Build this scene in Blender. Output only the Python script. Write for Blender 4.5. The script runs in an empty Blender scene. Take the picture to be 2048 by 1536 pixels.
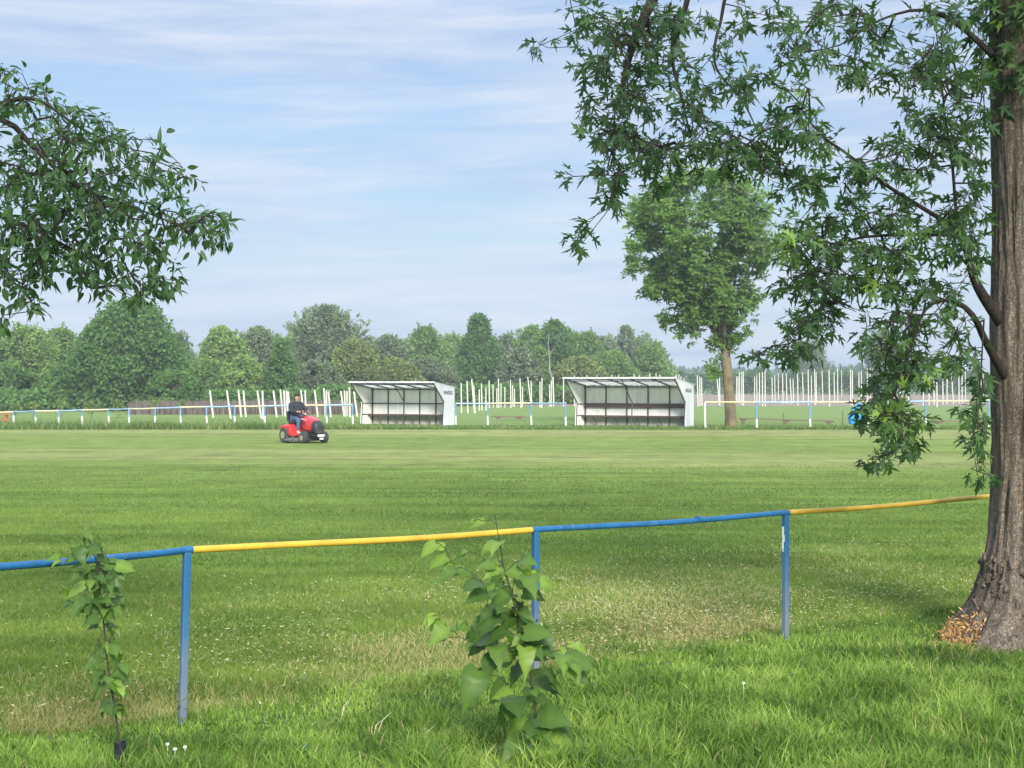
import bpy, bmesh, math, random
import numpy as np
from mathutils import Vector, Matrix, Euler, noise
rng = np.random.default_rng(7)
random.seed(7)
R = math.radians
scene = bpy.context.scene
COL = scene.collection
F, EYE, HZ = 3000.0, 1.9, 768.0

def P(px, py, d):
    return Vector(((px - 1024) / F * d, d, EYE + (HZ - py) / F * d))

def gd(py):                      # distance of a ground point seen on that row
    return F * EYE / (py - HZ)

# ------------------------------------------------------------------ tagging
def tag(o, label=None, cat=None, group=None, kind=None):
    if label: o['label'] = label
    if cat: o['category'] = cat
    if group: o['group'] = group
    if kind: o['kind'] = kind
    return o

def thing(name, label, cat, loc=(0, 0, 0), rz=0.0, group=None):
    o = bpy.data.objects.new(name, None)
    o.empty_display_size = 0.2
    COL.objects.link(o)
    o.location = loc
    o.rotation_euler = (0, 0, rz)
    return tag(o, label, cat, group)

# ------------------------------------------------------------------ mesh builders
def link(name, me, mats, parent=None):
    o = bpy.data.objects.new(name, me)
    COL.objects.link(o)
    for m in (mats if isinstance(mats, (list, tuple)) else [mats]):
        me.materials.append(m)
    if parent is not None:
        o.parent = parent
    return o

def np_mesh(name, verts, tris, mats, parent=None, attrs=None, smooth=False, off=None):
    v = np.asarray(verts, dtype=np.float32).reshape(-1, 3)
    if off is not None:
        v = v - np.asarray(off, dtype=np.float32)
    t = np.asarray(tris, dtype=np.int32)
    k = t.shape[1]
    me = bpy.data.meshes.new(name)
    me.vertices.add(len(v)); me.vertices.foreach_set('co', v.ravel())
    me.loops.add(t.size); me.loops.foreach_set('vertex_index', t.ravel())
    me.polygons.add(len(t))
    me.polygons.foreach_set('loop_start', np.arange(0, t.size, k, dtype=np.int32))
    if smooth:
        me.polygons.foreach_set('use_smooth', np.ones(len(t), dtype=bool))
    for an, av in (attrs or {}).items():
        a = me.attributes.new(an, 'FLOAT', 'POINT')
        a.data.foreach_set('value', np.asarray(av, dtype=np.float32))
    me.update(calc_edges=True)
    return link(name, me, mats, parent)

class MB:
    def __init__(s):
        s.v = []; s.f = []; s.m = []
    def add(s, vs, fs, mi=0):
        b = len(s.v)
        s.v += [tuple(x) for x in vs]
        s.f += [tuple(b + i for i in q) for q in fs]
        s.m += [mi] * len(fs)
        return s
    def box(s, c, d, rot=None, mi=0):
        c = Vector(c)
        vs = []
        for x in (-.5, .5):
            for y in (-.5, .5):
                for z in (-.5, .5):
                    p = Vector((x * d[0], y * d[1], z * d[2]))
                    if rot is not None: p = rot @ p
                    vs.append(c + p)
        return s.add(vs, [(0, 1, 3, 2), (4, 6, 7, 5), (0, 4, 5, 1), (2, 3, 7, 6), (0, 2, 6, 4), (1, 5, 7, 3)], mi)
    def tube(s, pts, rad, n=8, mi=0, cap=True):
        pts = [Vector(p) for p in pts]
        if not isinstance(rad, (list, tuple)): rad = [rad] * len(pts)
        vs, fs = [], []
        ref = None
        for i, p in enumerate(pts):
            t = (pts[min(i + 1, len(pts) - 1)] - pts[max(i - 1, 0)])
            if t.length < 1e-9: t = Vector((0, 0, 1))
            t.normalize()
            if ref is None:
                ref = Vector((0, 0, 1)) if abs(t.z) < .9 else Vector((1, 0, 0))
            a = t.cross(ref)
            if a.length < 1e-6: a = t.orthogonal()
            a.normalize(); b = t.cross(a); ref = a.cross(t) if a.cross(t).length > 0 else ref
            ref = -b if (-b).dot(ref) > 0 else b
            a = t.cross(ref).normalized(); b = t.cross(a)
            for k in range(n):
                an = 2 * math.pi * k / n
                vs.append(p + (a * math.cos(an) + b * math.sin(an)) * rad[i])
        for i in range(len(pts) - 1):
            for k in range(n):
                k2 = (k + 1) % n
                fs.append((i * n + k, i * n + k2, (i + 1) * n + k2, (i + 1) * n + k))
        if cap:
            fs.append(tuple(range(n - 1, -1, -1)))
            fs.append(tuple((len(pts) - 1) * n + k for k in range(n)))
        return s.add(vs, fs, mi)
    def prism(s, poly, h0, h1, fn, mi=0):
        n = len(poly)
        vs = [fn(a, b, h0) for a, b in poly] + [fn(a, b, h1) for a, b in poly]
        fs = [tuple(range(n - 1, -1, -1)), tuple(range(n, 2 * n))]
        fs += [(i, (i + 1) % n, n + (i + 1) % n, n + i) for i in range(n)]
        return s.add(vs, fs, mi)
    def loft(s, rings, mi=0, cap=True):
        n = len(rings[0]); vs = [p for r in rings for p in r]; fs = []
        for i in range(len(rings) - 1):
            for k in range(n):
                k2 = (k + 1) % n
                fs.append((i * n + k, i * n + k2, (i + 1) * n + k2, (i + 1) * n + k))
        if cap:
            fs.append(tuple(range(n - 1, -1, -1)))
            fs.append(tuple((len(rings) - 1) * n + k for k in range(n)))
        return s.add(vs, fs, mi)
    def lathe(s, prof, c, axis='y', n=24, mi=0):
        c = Vector(c); rings = []
        for r, h in prof:
            ring = []
            for k in range(n):
                a = 2 * math.pi * k / n
                u, w = r * math.cos(a), r * math.sin(a)
                ring.append(c + (Vector((u, h, w)) if axis == 'y' else Vector((u, w, h)) if axis == 'z' else Vector((h, u, w))))
            rings.append(ring)
        return s.loft(rings, mi)
    def ball(s, c, r, nu=14, nv=9, mi=0):
        c = Vector(c); rr = r if isinstance(r, (tuple, list)) else (r, r, r)
        rings = []
        for i in range(1, nv):
            th = math.pi * i / nv
            rings.append([c + Vector((rr[0] * math.sin(th) * math.cos(2 * math.pi * k / nu), rr[1] * math.sin(th) * math.sin(2 * math.pi * k / nu), rr[2] * math.cos(th))) for k in range(nu)])
        return s.loft(rings, mi)
    def build(s, name, mats, parent=None, off=None, smooth=False, bevel=0.0):
        me = bpy.data.meshes.new(name)
        v = s.v if off is None else [(a[0] - off[0], a[1] - off[1], a[2] - off[2]) for a in s.v]
        me.from_pydata(v, [], s.f)
        bm = bmesh.new(); bm.from_mesh(me)
        bmesh.ops.recalc_face_normals(bm, faces=bm.faces)
        if bevel > 0:
            es = [e for e in bm.edges if len(e.link_faces) == 2 and e.calc_face_angle(0) > .5]
            bmesh.ops.bevel(bm, geom=es, offset=bevel, segments=2, affect='EDGES', profile=.5, clamp_overlap=True)
        bm.to_mesh(me); bm.free()
        if len(s.m) == len(me.polygons) and any(s.m):
            me.polygons.foreach_set('material_index', s.m)
        if smooth:
            me.polygons.foreach_set('use_smooth', [True] * len(me.polygons))
            try:
                me.set_sharp_from_angle(angle=R(40))
            except Exception:
                pass
        me.update()
        return link(name, me, mats, parent)

# ------------------------------------------------------------------ materials
def new_mat(name):
    m = bpy.data.materials.new(name); m.use_nodes = True
    nt = m.node_tree
    return m, nt, nt.nodes['Principled BSDF'], nt.nodes['Material Output']

def nd(nt, t, ins=None, **kw):
    n = nt.nodes.new(t)
    for k, v in kw.items(): setattr(n, k, v)
    for k, v in (ins or {}).items():
        if hasattr(v, 'is_output') or isinstance(v, bpy.types.NodeSocket):
            nt.links.new(v, n.inputs[k])
        else:
            n.inputs[k].default_value = v
    return n

def ramp(nt, fac, stops, interp='LINEAR'):
    n = nt.nodes.new('ShaderNodeValToRGB')
    n.color_ramp.interpolation = interp
    while len(n.color_ramp.elements) < len(stops): n.color_ramp.elements.new(0.5)
    for e, (p, c) in zip(n.color_ramp.elements, stops):
        e.position = p
        e.color = (c, c, c, 1) if isinstance(c, (int, float)) else (*c, 1)
    nt.links.new(fac, n.inputs[0])
    return n.outputs[0]

def mixc(nt, fac, a, b, blend='MIX'):
    n = nt.nodes.new('ShaderNodeMix'); n.data_type = 'RGBA'; n.blend_type = blend
    for i, v in ((0, fac), (6, a), (7, b)):
        if isinstance(v, bpy.types.NodeSocket): nt.links.new(v, n.inputs[i])
        elif i == 0: n.inputs[0].default_value = v
        else: n.inputs[i].default_value = (*v, 1)
    return n.outputs[2]

def math_n(nt, op, a, b=0.0, clamp=False):
    n = nt.nodes.new('ShaderNodeMath'); n.operation = op; n.use_clamp = clamp
    for i, v in ((0, a), (1, b)):
        if isinstance(v, bpy.types.NodeSocket): nt.links.new(v, n.inputs[i])
        else: n.inputs[i].default_value = v
    return n.outputs[0]

def noise_n(nt, vec, scale, detail=4, rough=.55, dist=0.0):
    n = nd(nt, 'ShaderNodeTexNoise', {'Scale': scale, 'Detail': detail, 'Roughness': rough, 'Distortion': dist})
    if vec is not None: nt.links.new(vec, n.inputs['Vector'])
    return n.outputs['Fac']

def scaled(nt, vec, s):
    n = nd(nt, 'ShaderNodeMapping'); n.inputs['Scale'].default_value = s
    nt.links.new(vec, n.inputs['Vector'])
    return n.outputs[0]

def leaf_mat(name, stops, transl=.35, rough=.5, spec=.3, tr_tint=(1.25, 1.5, .6)):
    m, nt, bs, out = new_mat(name)
    at = nd(nt, 'ShaderNodeAttribute', attribute_name='rnd')
    c = ramp(nt, at.outputs['Fac'], stops)
    nt.links.new(c, bs.inputs['Base Color'])
    bs.inputs['Roughness'].default_value = rough
    bs.inputs['Specular IOR Level'].default_value = spec
    tr = nd(nt, 'ShaderNodeBsdfTranslucent')
    nt.links.new(mixc(nt, 1.0, c, tr_tint, 'MULTIPLY'), tr.inputs[0])
    mx = nd(nt, 'ShaderNodeMixShader', {0: transl})
    nt.links.new(bs.outputs[0], mx.inputs[1]); nt.links.new(tr.outputs[0], mx.inputs[2])
    nt.links.new(mx.outputs[0], out.inputs[0])
    return m

def grass_mat(name, g0, g1, g2, straw0=(.30, .25, .10), straw1=(.50, .43, .22), transl=.3):
    m, nt, bs, out = new_mat(name)
    r = nd(nt, 'ShaderNodeAttribute', attribute_name='rnd').outputs['Fac']
    d = nd(nt, 'ShaderNodeAttribute', attribute_name='dry').outputs['Fac']
    g = ramp(nt, r, [(0, g0), (.5, g1), (1, g2)])
    s = ramp(nt, r, [(0, straw0), (1, straw1)])
    c = mixc(nt, d, g, s)
    nt.links.new(c, bs.inputs['Base Color'])
    bs.inputs['Roughness'].default_value = .6
    bs.inputs['Specular IOR Level'].default_value = .2
    tr = nd(nt, 'ShaderNodeBsdfTranslucent')
    nt.links.new(mixc(nt, 1.0, c, (1.2, 1.35, .6), 'MULTIPLY'), tr.inputs[0])
    mx = nd(nt, 'ShaderNodeMixShader', {0: transl})
    nt.links.new(bs.outputs[0], mx.inputs[1]); nt.links.new(tr.outputs[0], mx.inputs[2])
    nt.links.new(mx.outputs[0], out.inputs[0])
    return m

def paint(name, col, rough=.45, wear=(.25, .2, .16), wear_amt=.25, scale=14, metallic=0.0, stretch=(1, 1, .4), spec=.5):
    m, nt, bs, out = new_mat(name)
    tc = nd(nt, 'ShaderNodeTexCoord').outputs['Object']
    v = scaled(nt, tc, stretch)
    n1 = noise_n(nt, v, scale, 6, .65)
    n2 = noise_n(nt, v, scale * .25, 3)
    f = ramp(nt, n1, [(.58, 0.0), (.72, 1.0)])
    f = math_n(nt, 'MULTIPLY', f, wear_amt)
    var = ramp(nt, n2, [(.3, tuple(x * .78 for x in col)), (.7, tuple(min(1, x * 1.12) for x in col))])
    nt.links.new(mixc(nt, f, var, wear), bs.inputs['Base Color'])
    bs.inputs['Roughness'].default_value = rough
    bs.inputs['Metallic'].default_value = metallic
    bs.inputs['Specular IOR Level'].default_value = spec
    bp = nd(nt, 'ShaderNodeBump', {'Strength': .15, 'Distance': .01, 'Height': n1})
    nt.links.new(bp.outputs[0], bs.inputs['Normal'])
    return m

def bark_mat(name, dark, light, scale=6, stretch=(1, 1, .12), bump=.6, lichen=None, dist=.03):
    m, nt, bs, out = new_mat(name)
    tc = nd(nt, 'ShaderNodeTexCoord').outputs['Object']
    v = scaled(nt, tc, stretch)
    n1 = noise_n(nt, v, scale * 2.2, 8, .62, .6)
    n2 = noise_n(nt, tc, scale * .5, 4)
    n3 = noise_n(nt, scaled(nt, tc, (1, 1, .35)), scale * 9, 4, .6)
    c = ramp(nt, n1, [(.3, dark), (.62, light)])
    c = mixc(nt, math_n(nt, 'MULTIPLY', ramp(nt, n3, [(.35, 1.0), (.55, 0.0)]), .45), c, tuple(x * .6 for x in dark))
    vo = nd(nt, 'ShaderNodeTexVoronoi', {'Scale': scale * 2.6}, feature='DISTANCE_TO_EDGE')
    nt.links.new(nd(nt, 'ShaderNodeVectorMath', {0: scaled(nt, tc, (1, 1, .20)), 1: nd(nt, 'ShaderNodeTexNoise', {'Vector': tc, 'Scale': scale * 1.5, 'Detail': 4}).outputs['Color']}, operation='ADD').outputs[0], vo.inputs['Vector'])
    crk = ramp(nt, vo.outputs['Distance'], [(.0, 1.0), (.14, 0.0)])
    c = mixc(nt, math_n(nt, 'MULTIPLY', crk, .55), c, tuple(x * .45 for x in dark))
    if lichen:
        c = mixc(nt, ramp(nt, n2, [(.4, 0.0), (.65, .8)]), c, lichen)
    nt.links.new(c, bs.inputs['Base Color'])
    bs.inputs['Roughness'].default_value = .9
    bs.inputs['Specular IOR Level'].default_value = .15
    h = math_n(nt, 'SUBTRACT', math_n(nt, 'ADD', n1, math_n(nt, 'MULTIPLY', n3, .35)), math_n(nt, 'MULTIPLY', crk, .6))
    bp = nd(nt, 'ShaderNodeBump', {'Strength': bump, 'Distance': dist, 'Height': h})
    nt.links.new(bp.outputs[0], bs.inputs['Normal'])
    return m

def plain(name, col, rough=.6, metallic=0.0, spec=.4):
    m, nt, bs, out = new_mat(name)
    tc = nd(nt, 'ShaderNodeTexCoord').outputs['Object']
    n1 = noise_n(nt, tc, 18, 5, .6)
    nt.links.new(ramp(nt, n1, [(.3, tuple(x * .8 for x in col)), (.7, tuple(min(1, x * 1.15) for x in col))]), bs.inputs['Base Color'])
    bs.inputs['Roughness'].default_value = rough
    bs.inputs['Metallic'].default_value = metallic
    bs.inputs['Specular IOR Level'].default_value = spec
    return m

M = {}
M['blue'] = paint('blue_paint', (.010, .105, .245), .5, (.26, .27, .27), .6, 26)
M['yellow'] = paint('yellow_paint', (.56, .36, .03), .5, (.25, .14, .06), .6, 26)
M['white_paint'] = paint('white_paint', (.66, .66, .62), .55, (.45, .40, .33), .4, 9)
M['cream_paint'] = paint('cream_paint', (.60, .53, .33), .45, (.5, .4, .25), .35, 9)
M['rail_blue'] = paint('pale_blue_paint', (.30, .43, .56), .4, (.6, .62, .62), .5, 6)
M['far_blue'] = paint('faded_blue_paint', (.14, .27, .43), .42, (.5, .55, .6), .4, 6)
M['post_grey'] = paint('worn_post_paint', (.16, .22, .30), .5, (.30, .27, .24), .5, 8)
M['concrete'] = paint('pale_concrete', (.56, .55, .48), .8, (.45, .43, .36), .4, 5, spec=.2)
M['steel'] = paint('rusty_dark_steel', (.055, .048, .045), .6, (.13, .06, .035), .5, 9)
M['wood_dark'] = paint('dark_brown_wood', (.085, .052, .042), .7, (.18, .13, .10), .4, 8, stretch=(.15, 1, 1))
M['wood_bench'] = paint('weathered_bench_wood', (.15, .115, .075), .8, (.25, .2, .15), .4, 8, stretch=(.15, 1, 1))
M['wood_rust'] = paint('orange_brown_timber', (.26, .12, .05), .8, (.12, .07, .05), .4, 8)

def wall_mat():
    m, nt, bs, out = new_mat('grubby_white_board')
    tc = nd(nt, 'ShaderNodeTexCoord').outputs['Object']
    n1 = noise_n(nt, scaled(nt, tc, (1.2, 1.2, .22)), 5.0, 7, .65)
    n2 = noise_n(nt, tc, 2.2, 4)
    c = ramp(nt, n2, [(.3, (.78, .78, .73)), (.7, (.86, .85, .80))])
    c = mixc(nt, math_n(nt, 'MULTIPLY', ramp(nt, n1, [(.52, 0.0), (.75, 1.0)]), .55), c, (.36, .33, .27))
    nt.links.new(c, bs.inputs['Base Color'])
    bs.inputs['Roughness'].default_value = .75
    return m
M['wall'] = wall_mat()
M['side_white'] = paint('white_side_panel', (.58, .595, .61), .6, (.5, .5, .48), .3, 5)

def roof_mat():
    m, nt, bs, out = new_mat('corrugated_sheet')
    tc = nd(nt, 'ShaderNodeTexCoord').outputs['Object']
    sx = nd(nt, 'ShaderNodeSeparateXYZ'); nt.links.new(tc, sx.inputs[0])
    n1 = noise_n(nt, tc, 3.5, 6, .6)
    c = ramp(nt, n1, [(.35, (.17, .165, .15)), (.65, (.30, .29, .26))])
    nt.links.new(c, bs.inputs['Base Color'])
    bs.inputs['Roughness'].default_value = .6
    w = math_n(nt, 'SINE', math_n(nt, 'MULTIPLY', sx.outputs[0], 70.0))
    bp = nd(nt, 'ShaderNodeBump', {'Strength': .6, 'Distance': .02, 'Height': w})
    nt.links.new(bp.outputs[0], bs.inputs['Normal'])
    return m
M['roof'] = roof_mat()
def translucent_sheet(m, k):
    nt = m.node_tree; bs = nt.nodes['Principled BSDF']; out = nt.nodes['Material Output']
    tr = nd(nt, 'ShaderNodeBsdfTranslucent'); tr.inputs[0].default_value = (.86, .86, .80, 1)
    mx = nd(nt, 'ShaderNodeMixShader', {0: k}); nt.links.new(bs.outputs[0], mx.inputs[1]); nt.links.new(tr.outputs[0], mx.inputs[2]); nt.links.new(mx.outputs[0], out.inputs[0])
translucent_sheet(M['roof'], .78)

M['bark'] = bark_mat('maple_bark', (.12, .092, .068), (.40, .325, .25), 7, bump=.9, dist=.03)
M['twig'] = bark_mat('twig_bark', (.018, .015, .012), (.055, .045, .035), 14, bump=.3, dist=.004)
M['ash_bark'] = bark_mat('lichen_bark', (.10, .085, .06), (.25, .20, .13), 4, bump=.6, lichen=(.29, .22, .11), dist=.05)
M['far_bark'] = bark_mat('far_bark', (.10, .085, .065), (.24, .21, .17), 3, bump=.3, dist=.03)
M['birch'] = bark_mat('pale_bark', (.20, .19, .165), (.40, .39, .35), 3, bump=.2, dist=.02)
M['green_stem'] = plain('sapling_stem', (.035, .034, .02), .7)

M['maple_leaf'] = leaf_mat('maple_leaf', [(0, (.032, .070, .026)), (.55, (.060, .122, .036)), (.86, (.105, .19, .042)), (1, (.20, .31, .05))], .40)
M['plum_leaf'] = leaf_mat('plum_leaf', [(0, (.028, .064, .022)), (.6, (.055, .118, .034)), (1, (.10, .185, .042))], .34)
M['ash_leaf'] = leaf_mat('ash_leaf', [(0, (.108, .185, .056)), (.6, (.185, .29, .084)), (1, (.27, .375, .11))], .48)
M['sap_leaf'] = leaf_mat('sapling_leaf', [(0, (.034, .075, .016)), (.5, (.080, .155, .026)), (.8, (.135, .23, .036)), (1, (.23, .34, .05))], .45, .45, .35)

def far_leaf(name, c, k=.42):
    return leaf_mat(name, [(0, tuple(x * .5 for x in c)), (.5, c), (1, tuple(x * 1.7 for x in c))], k, .7, .1)
M['far_dark'] = far_leaf('far_leaf_dark', (0.115, 0.205, 0.062))
M['far_mid'] = far_leaf('far_leaf_mid', (0.17, 0.26, 0.082))
M['far_light'] = far_leaf('far_leaf_light', (0.21, 0.3, 0.1))
M['far_grey'] = far_leaf('far_leaf_grey', (0.18, 0.225, 0.135))
M['far_yellow'] = far_leaf('far_leaf_yellow', (.205, .245, .09))
M['hedge'] = far_leaf('hedge_leaf', (.085, .15, .042))
M['hedge_yellow'] = far_leaf('vine_leaf', (.13, .165, .052))

M['blade'] = grass_mat('meadow_blade', (.042, .092, .014), (.145, .25, .036), (.33, .44, .095))
M['turf_blade'] = grass_mat('turf_blade', (.072, .128, .018), (.120, .188, .028), (.20, .275, .048))
M['weed_blade'] = grass_mat('weed_blade', (.07, .13, .032), (.105, .18, .046), (.165, .24, .07))
M['straw'] = grass_mat('straw', (.3, .26, .12), (.3, .26, .12), (.3, .26, .12), (.36, .30, .15), (.62, .56, .36), .2)
M['chips'] = grass_mat('chips', (.3, .16, .05), (.4, .2, .05), (.5, .3, .1), (.26, .13, .045), (.58, .36, .14), .1)

# ------------------------------------------------------------------ camera, light, sky
cam = bpy.data.cameras.new('camera'); cam.sensor_width = 36; cam.lens = F * 36 / 2048
cam.clip_end = 20000; cam.clip_start = .05
co = bpy.data.objects.new('camera', cam); COL.objects.link(co)
co.location = (0, 0, EYE); co.rotation_euler = (R(90), 0, 0)
scene.camera = co

SUN_DIR = Vector((.20, -.85, .45)).normalized()
sun = bpy.data.lights.new('sun', 'SUN'); sun.energy = 2.6; sun.angle = R(14.0); sun.color = (1, .95, .86)
so = bpy.data.objects.new('sun', sun); COL.objects.link(so)
so.rotation_euler = SUN_DIR.to_track_quat('Z', 'Y').to_euler()
so.location = (20, -20, 40)

w = bpy.data.worlds.new('World'); scene.world = w; w.use_nodes = True
wt = w.node_tree
for n in list(wt.nodes): wt.nodes.remove(n)
sky = nd(wt, 'ShaderNodeTexSky', sky_type='NISHITA')
sky.sun_disc = False
sky.sun_elevation = math.asin(SUN_DIR.z); sky.sun_rotation = math.atan2(SUN_DIR.x, SUN_DIR.y)
sky.air_density = 1.2; sky.dust_density = 1.0; sky.ozone_density = 2.0
gen = nd(wt, 'ShaderNodeTexCoord').outputs['Generated']
sep = nd(wt, 'ShaderNodeSeparateXYZ'); wt.links.new(gen, sep.inputs[0])
zz = math_n(wt, 'ADD', sep.outputs[2], math_n(wt, 'MULTIPLY', sep.outputs[0], -.035))
cmb = nd(wt, 'ShaderNodeCombineXYZ')
wt.links.new(math_n(wt, 'MULTIPLY', sep.outputs[0], 3.0), cmb.inputs[0])
wt.links.new(math_n(wt, 'MULTIPLY', sep.outputs[1], 3.0), cmb.inputs[1])
wt.links.new(math_n(wt, 'MULTIPLY', zz, 26.0), cmb.inputs[2])
c1 = noise_n(wt, cmb.outputs[0], .95, 6, .52, .7)
c2 = noise_n(wt, scaled(wt, cmb.outputs[0], (2.2, 2.2, 2.6)), 1.0, 5, .6, .4)
cl = math_n(wt, 'ADD', math_n(wt, 'MULTIPLY', c1, .72), math_n(wt, 'MULTIPLY', c2, .28))
cf = ramp(wt, cl, [(.39, .42), (.51, .84), (.62, 1.0)])
low = ramp(wt, sep.outputs[2], [(.0, .95), (.07, .70), (.16, .0)])
cf = math_n(wt, 'MAXIMUM', cf, low)
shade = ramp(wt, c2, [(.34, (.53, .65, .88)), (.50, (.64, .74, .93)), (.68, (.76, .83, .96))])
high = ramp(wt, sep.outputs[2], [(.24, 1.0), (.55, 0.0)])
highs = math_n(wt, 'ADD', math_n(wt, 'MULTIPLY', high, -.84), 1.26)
bg1 = nd(wt, 'ShaderNodeBackground', {1: .052}); wt.links.new(mixc(wt, 1.0, sky.outputs[0], (.80, .95, 1.12), 'MULTIPLY'), bg1.inputs[0])
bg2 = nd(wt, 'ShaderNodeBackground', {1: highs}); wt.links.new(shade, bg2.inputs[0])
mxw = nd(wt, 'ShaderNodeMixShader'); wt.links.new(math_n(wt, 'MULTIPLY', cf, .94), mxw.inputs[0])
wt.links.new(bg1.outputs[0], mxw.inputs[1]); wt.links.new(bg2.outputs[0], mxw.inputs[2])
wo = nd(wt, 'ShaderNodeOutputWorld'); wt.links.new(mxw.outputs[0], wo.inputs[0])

scene.view_settings.view_transform = 'Standard'
scene.view_settings.look = 'None'
scene.view_settings.gamma = 1.0
scene.view_settings.exposure = 1.22
scene.cycles.max_bounces = 6
scene.cycles.transparent_max_bounces = 4
scene.cycles.use_denoising = True

# ------------------------------------------------------------------ ground
def sheet(name, pts, z, m, sub=1):
    mb = MB()
    mb.add([(x, y, z) for x, y in pts], [tuple(range(len(pts)))])
    o = mb.build(name, m)
    return tag(o, kind='structure')

def ground_mat(name, stops, scale=.8, streak=(.05, 1.0, 1), bump=.3, extra=None):
    m, nt, bs, out = new_mat(name)
    pos = nd(nt, 'ShaderNodeNewGeometry').outputs['Position']
    n1 = noise_n(nt, pos, scale, 6, .6)
    n2 = noise_n(nt, scaled(nt, pos, streak), 1.0, 5, .6)
    n3 = noise_n(nt, scaled(nt, pos, (1, .35, 1)), 16.0, 4, .7)
    f = math_n(nt, 'ADD', math_n(nt, 'MULTIPLY', n1, .35), math_n(nt, 'ADD', math_n(nt, 'MULTIPLY', n2, .45), math_n(nt, 'MULTIPLY', n3, .2)))
    c = ramp(nt, f, stops)
    if extra: c = extra(nt, pos, c, n1, n2, n3)
    nt.links.new(c, bs.inputs['Base Color'])
    bs.inputs['Roughness'].default_value = .95
    bs.inputs['Specular IOR Level'].default_value = .05
    bp = nd(nt, 'ShaderNodeBump', {'Strength': bump, 'Distance': .05, 'Height': n3})
    nt.links.new(bp.outputs[0], bs.inputs['Normal'])
    return m

def pitch_extra(nt, pos, c, n1, n2, n3):
    sp = nd(nt, 'ShaderNodeSeparateXYZ'); nt.links.new(pos, sp.inputs[0])
    y = math_n(nt, 'ADD', sp.outputs[1], math_n(nt, 'MULTIPLY', sp.outputs[0], .16))
    y = math_n(nt, 'ADD', y, math_n(nt, 'MULTIPLY', math_n(nt, 'SUBTRACT', noise_n(nt, scaled(nt, pos, (.22, 1, 1)), .45, 5, .7, .8), .5), 11.0))
    def band(a, b, c2, d):
        up = nd(nt, 'ShaderNodeMapRange', {0: y, 1: a, 2: b, 3: 0.0, 4: 1.0}).outputs[0]
        dn = nd(nt, 'ShaderNodeMapRange', {0: y, 1: c2, 2: d, 3: 1.0, 4: 0.0}).outputs[0]
        return math_n(nt, 'MULTIPLY', up, dn)
    # bleached strips left by the mower, yellow-green far end, darker green middle
    far = nd(nt, 'ShaderNodeMapRange', {0: y, 1: 22.0, 2: 50.0, 3: 0.0, 4: 1.0}).outputs[0]
    c = mixc(nt, math_n(nt, 'MULTIPLY', far, .7), c, (.185, .232, .060))
    s1 = math_n(nt, 'MULTIPLY', band(34.0, 37.0, 40.0, 44.0), .50)
    c = mixc(nt, s1, c, (.255, .255, .095))
    s2 = math_n(nt, 'MULTIPLY', band(54.0, 57.0, 90.0, 95.0), .55)
    c = mixc(nt, s2, c, (.27, .275, .105))
    s3 = math_n(nt, 'MULTIPLY', nd(nt, 'ShaderNodeMapRange', {0: sp.outputs[1], 1: 16.0, 2: 10.0, 3: 0.0, 4: 1.0}).outputs[0], math_n(nt, 'MULTIPLY', ramp(nt, n1, [(.40, 0.0), (.62, .85)]), nd(nt, 'ShaderNodeMapRange', {0: sp.outputs[0], 1: -2.2, 2: .2, 3: .25, 4: 1.0}).outputs[0]))
    c = mixc(nt, s3, c, (.22, .185, .085))
    st = noise_n(nt, scaled(nt, pos, (.10, 1.3, 1)), 1.0, 6, .68, .5)
    gr_ = noise_n(nt, scaled(nt, pos, (.8, .35, 1)), 1.5, 8, .78)
    st = math_n(nt, 'ADD', math_n(nt, 'MULTIPLY', st, .55), math_n(nt, 'MULTIPLY', gr_, .45))
    k = ramp(nt, st, [(.36, .55), (.64, 1.42)])
    return mixc(nt, 1.0, c, k, 'MULTIPLY')

M['pitch'] = ground_mat('pitch_turf', [(.3, (.082, .130, .022)), (.5, (.112, .168, .030)), (.7, (.150, .212, .042))], .5, (.05, .9, 1), .25, pitch_extra)
M['ground'] = ground_mat('rough_grass', [(.3, (.12, .18, .05)), (.5, (.165, .23, .066)), (.7, (.21, .265, .09))], .4, (.12, .5, 1))
M['soil'] = ground_mat('ploughed_soil', [(.3, (.18, .14, .10)), (.5, (.255, .205, .15)), (.7, (.32, .265, .20))], .5, (.1, .6, 1))
M['verge'] = ground_mat('verge_earth', [(.3, (.035, .07, .016)), (.5, (.05, .095, .02)), (.7, (.085, .12, .03))], 2.0, (.6, .6, 1))

sheet('ground', [(-3500, -60), (3500, -60), (3500, 7000), (-3500, 7000)], 0, M['ground'])
FA, FB = Vector((-1.83, 8.38)), Vector((2.01, 11.07))
FD = (FB - FA).normalized()
def fl(t): return FA + FD * t
e0, e1 = fl(-16), fl(45)
sheet('pitch', [(e0.x, e0.y), (e1.x, e1.y), (46, 62), (-46, 62), (-46, e0.y)], .004, M['pitch'])
sheet('verge', [(-14, -6), (40, -6), (e1.x, e1.y), (e0.x, e0.y)], .008, M['verge'])
sheet('ploughed_field', [(-60, 128), (140, 128), (300, 300), (-60, 300)], .004, M['soil'])

# ------------------------------------------------------------------ instancing leaves with numpy
def nrmz(a):
    return a / np.maximum(np.linalg.norm(a, axis=1, keepdims=True), 1e-9)

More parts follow.
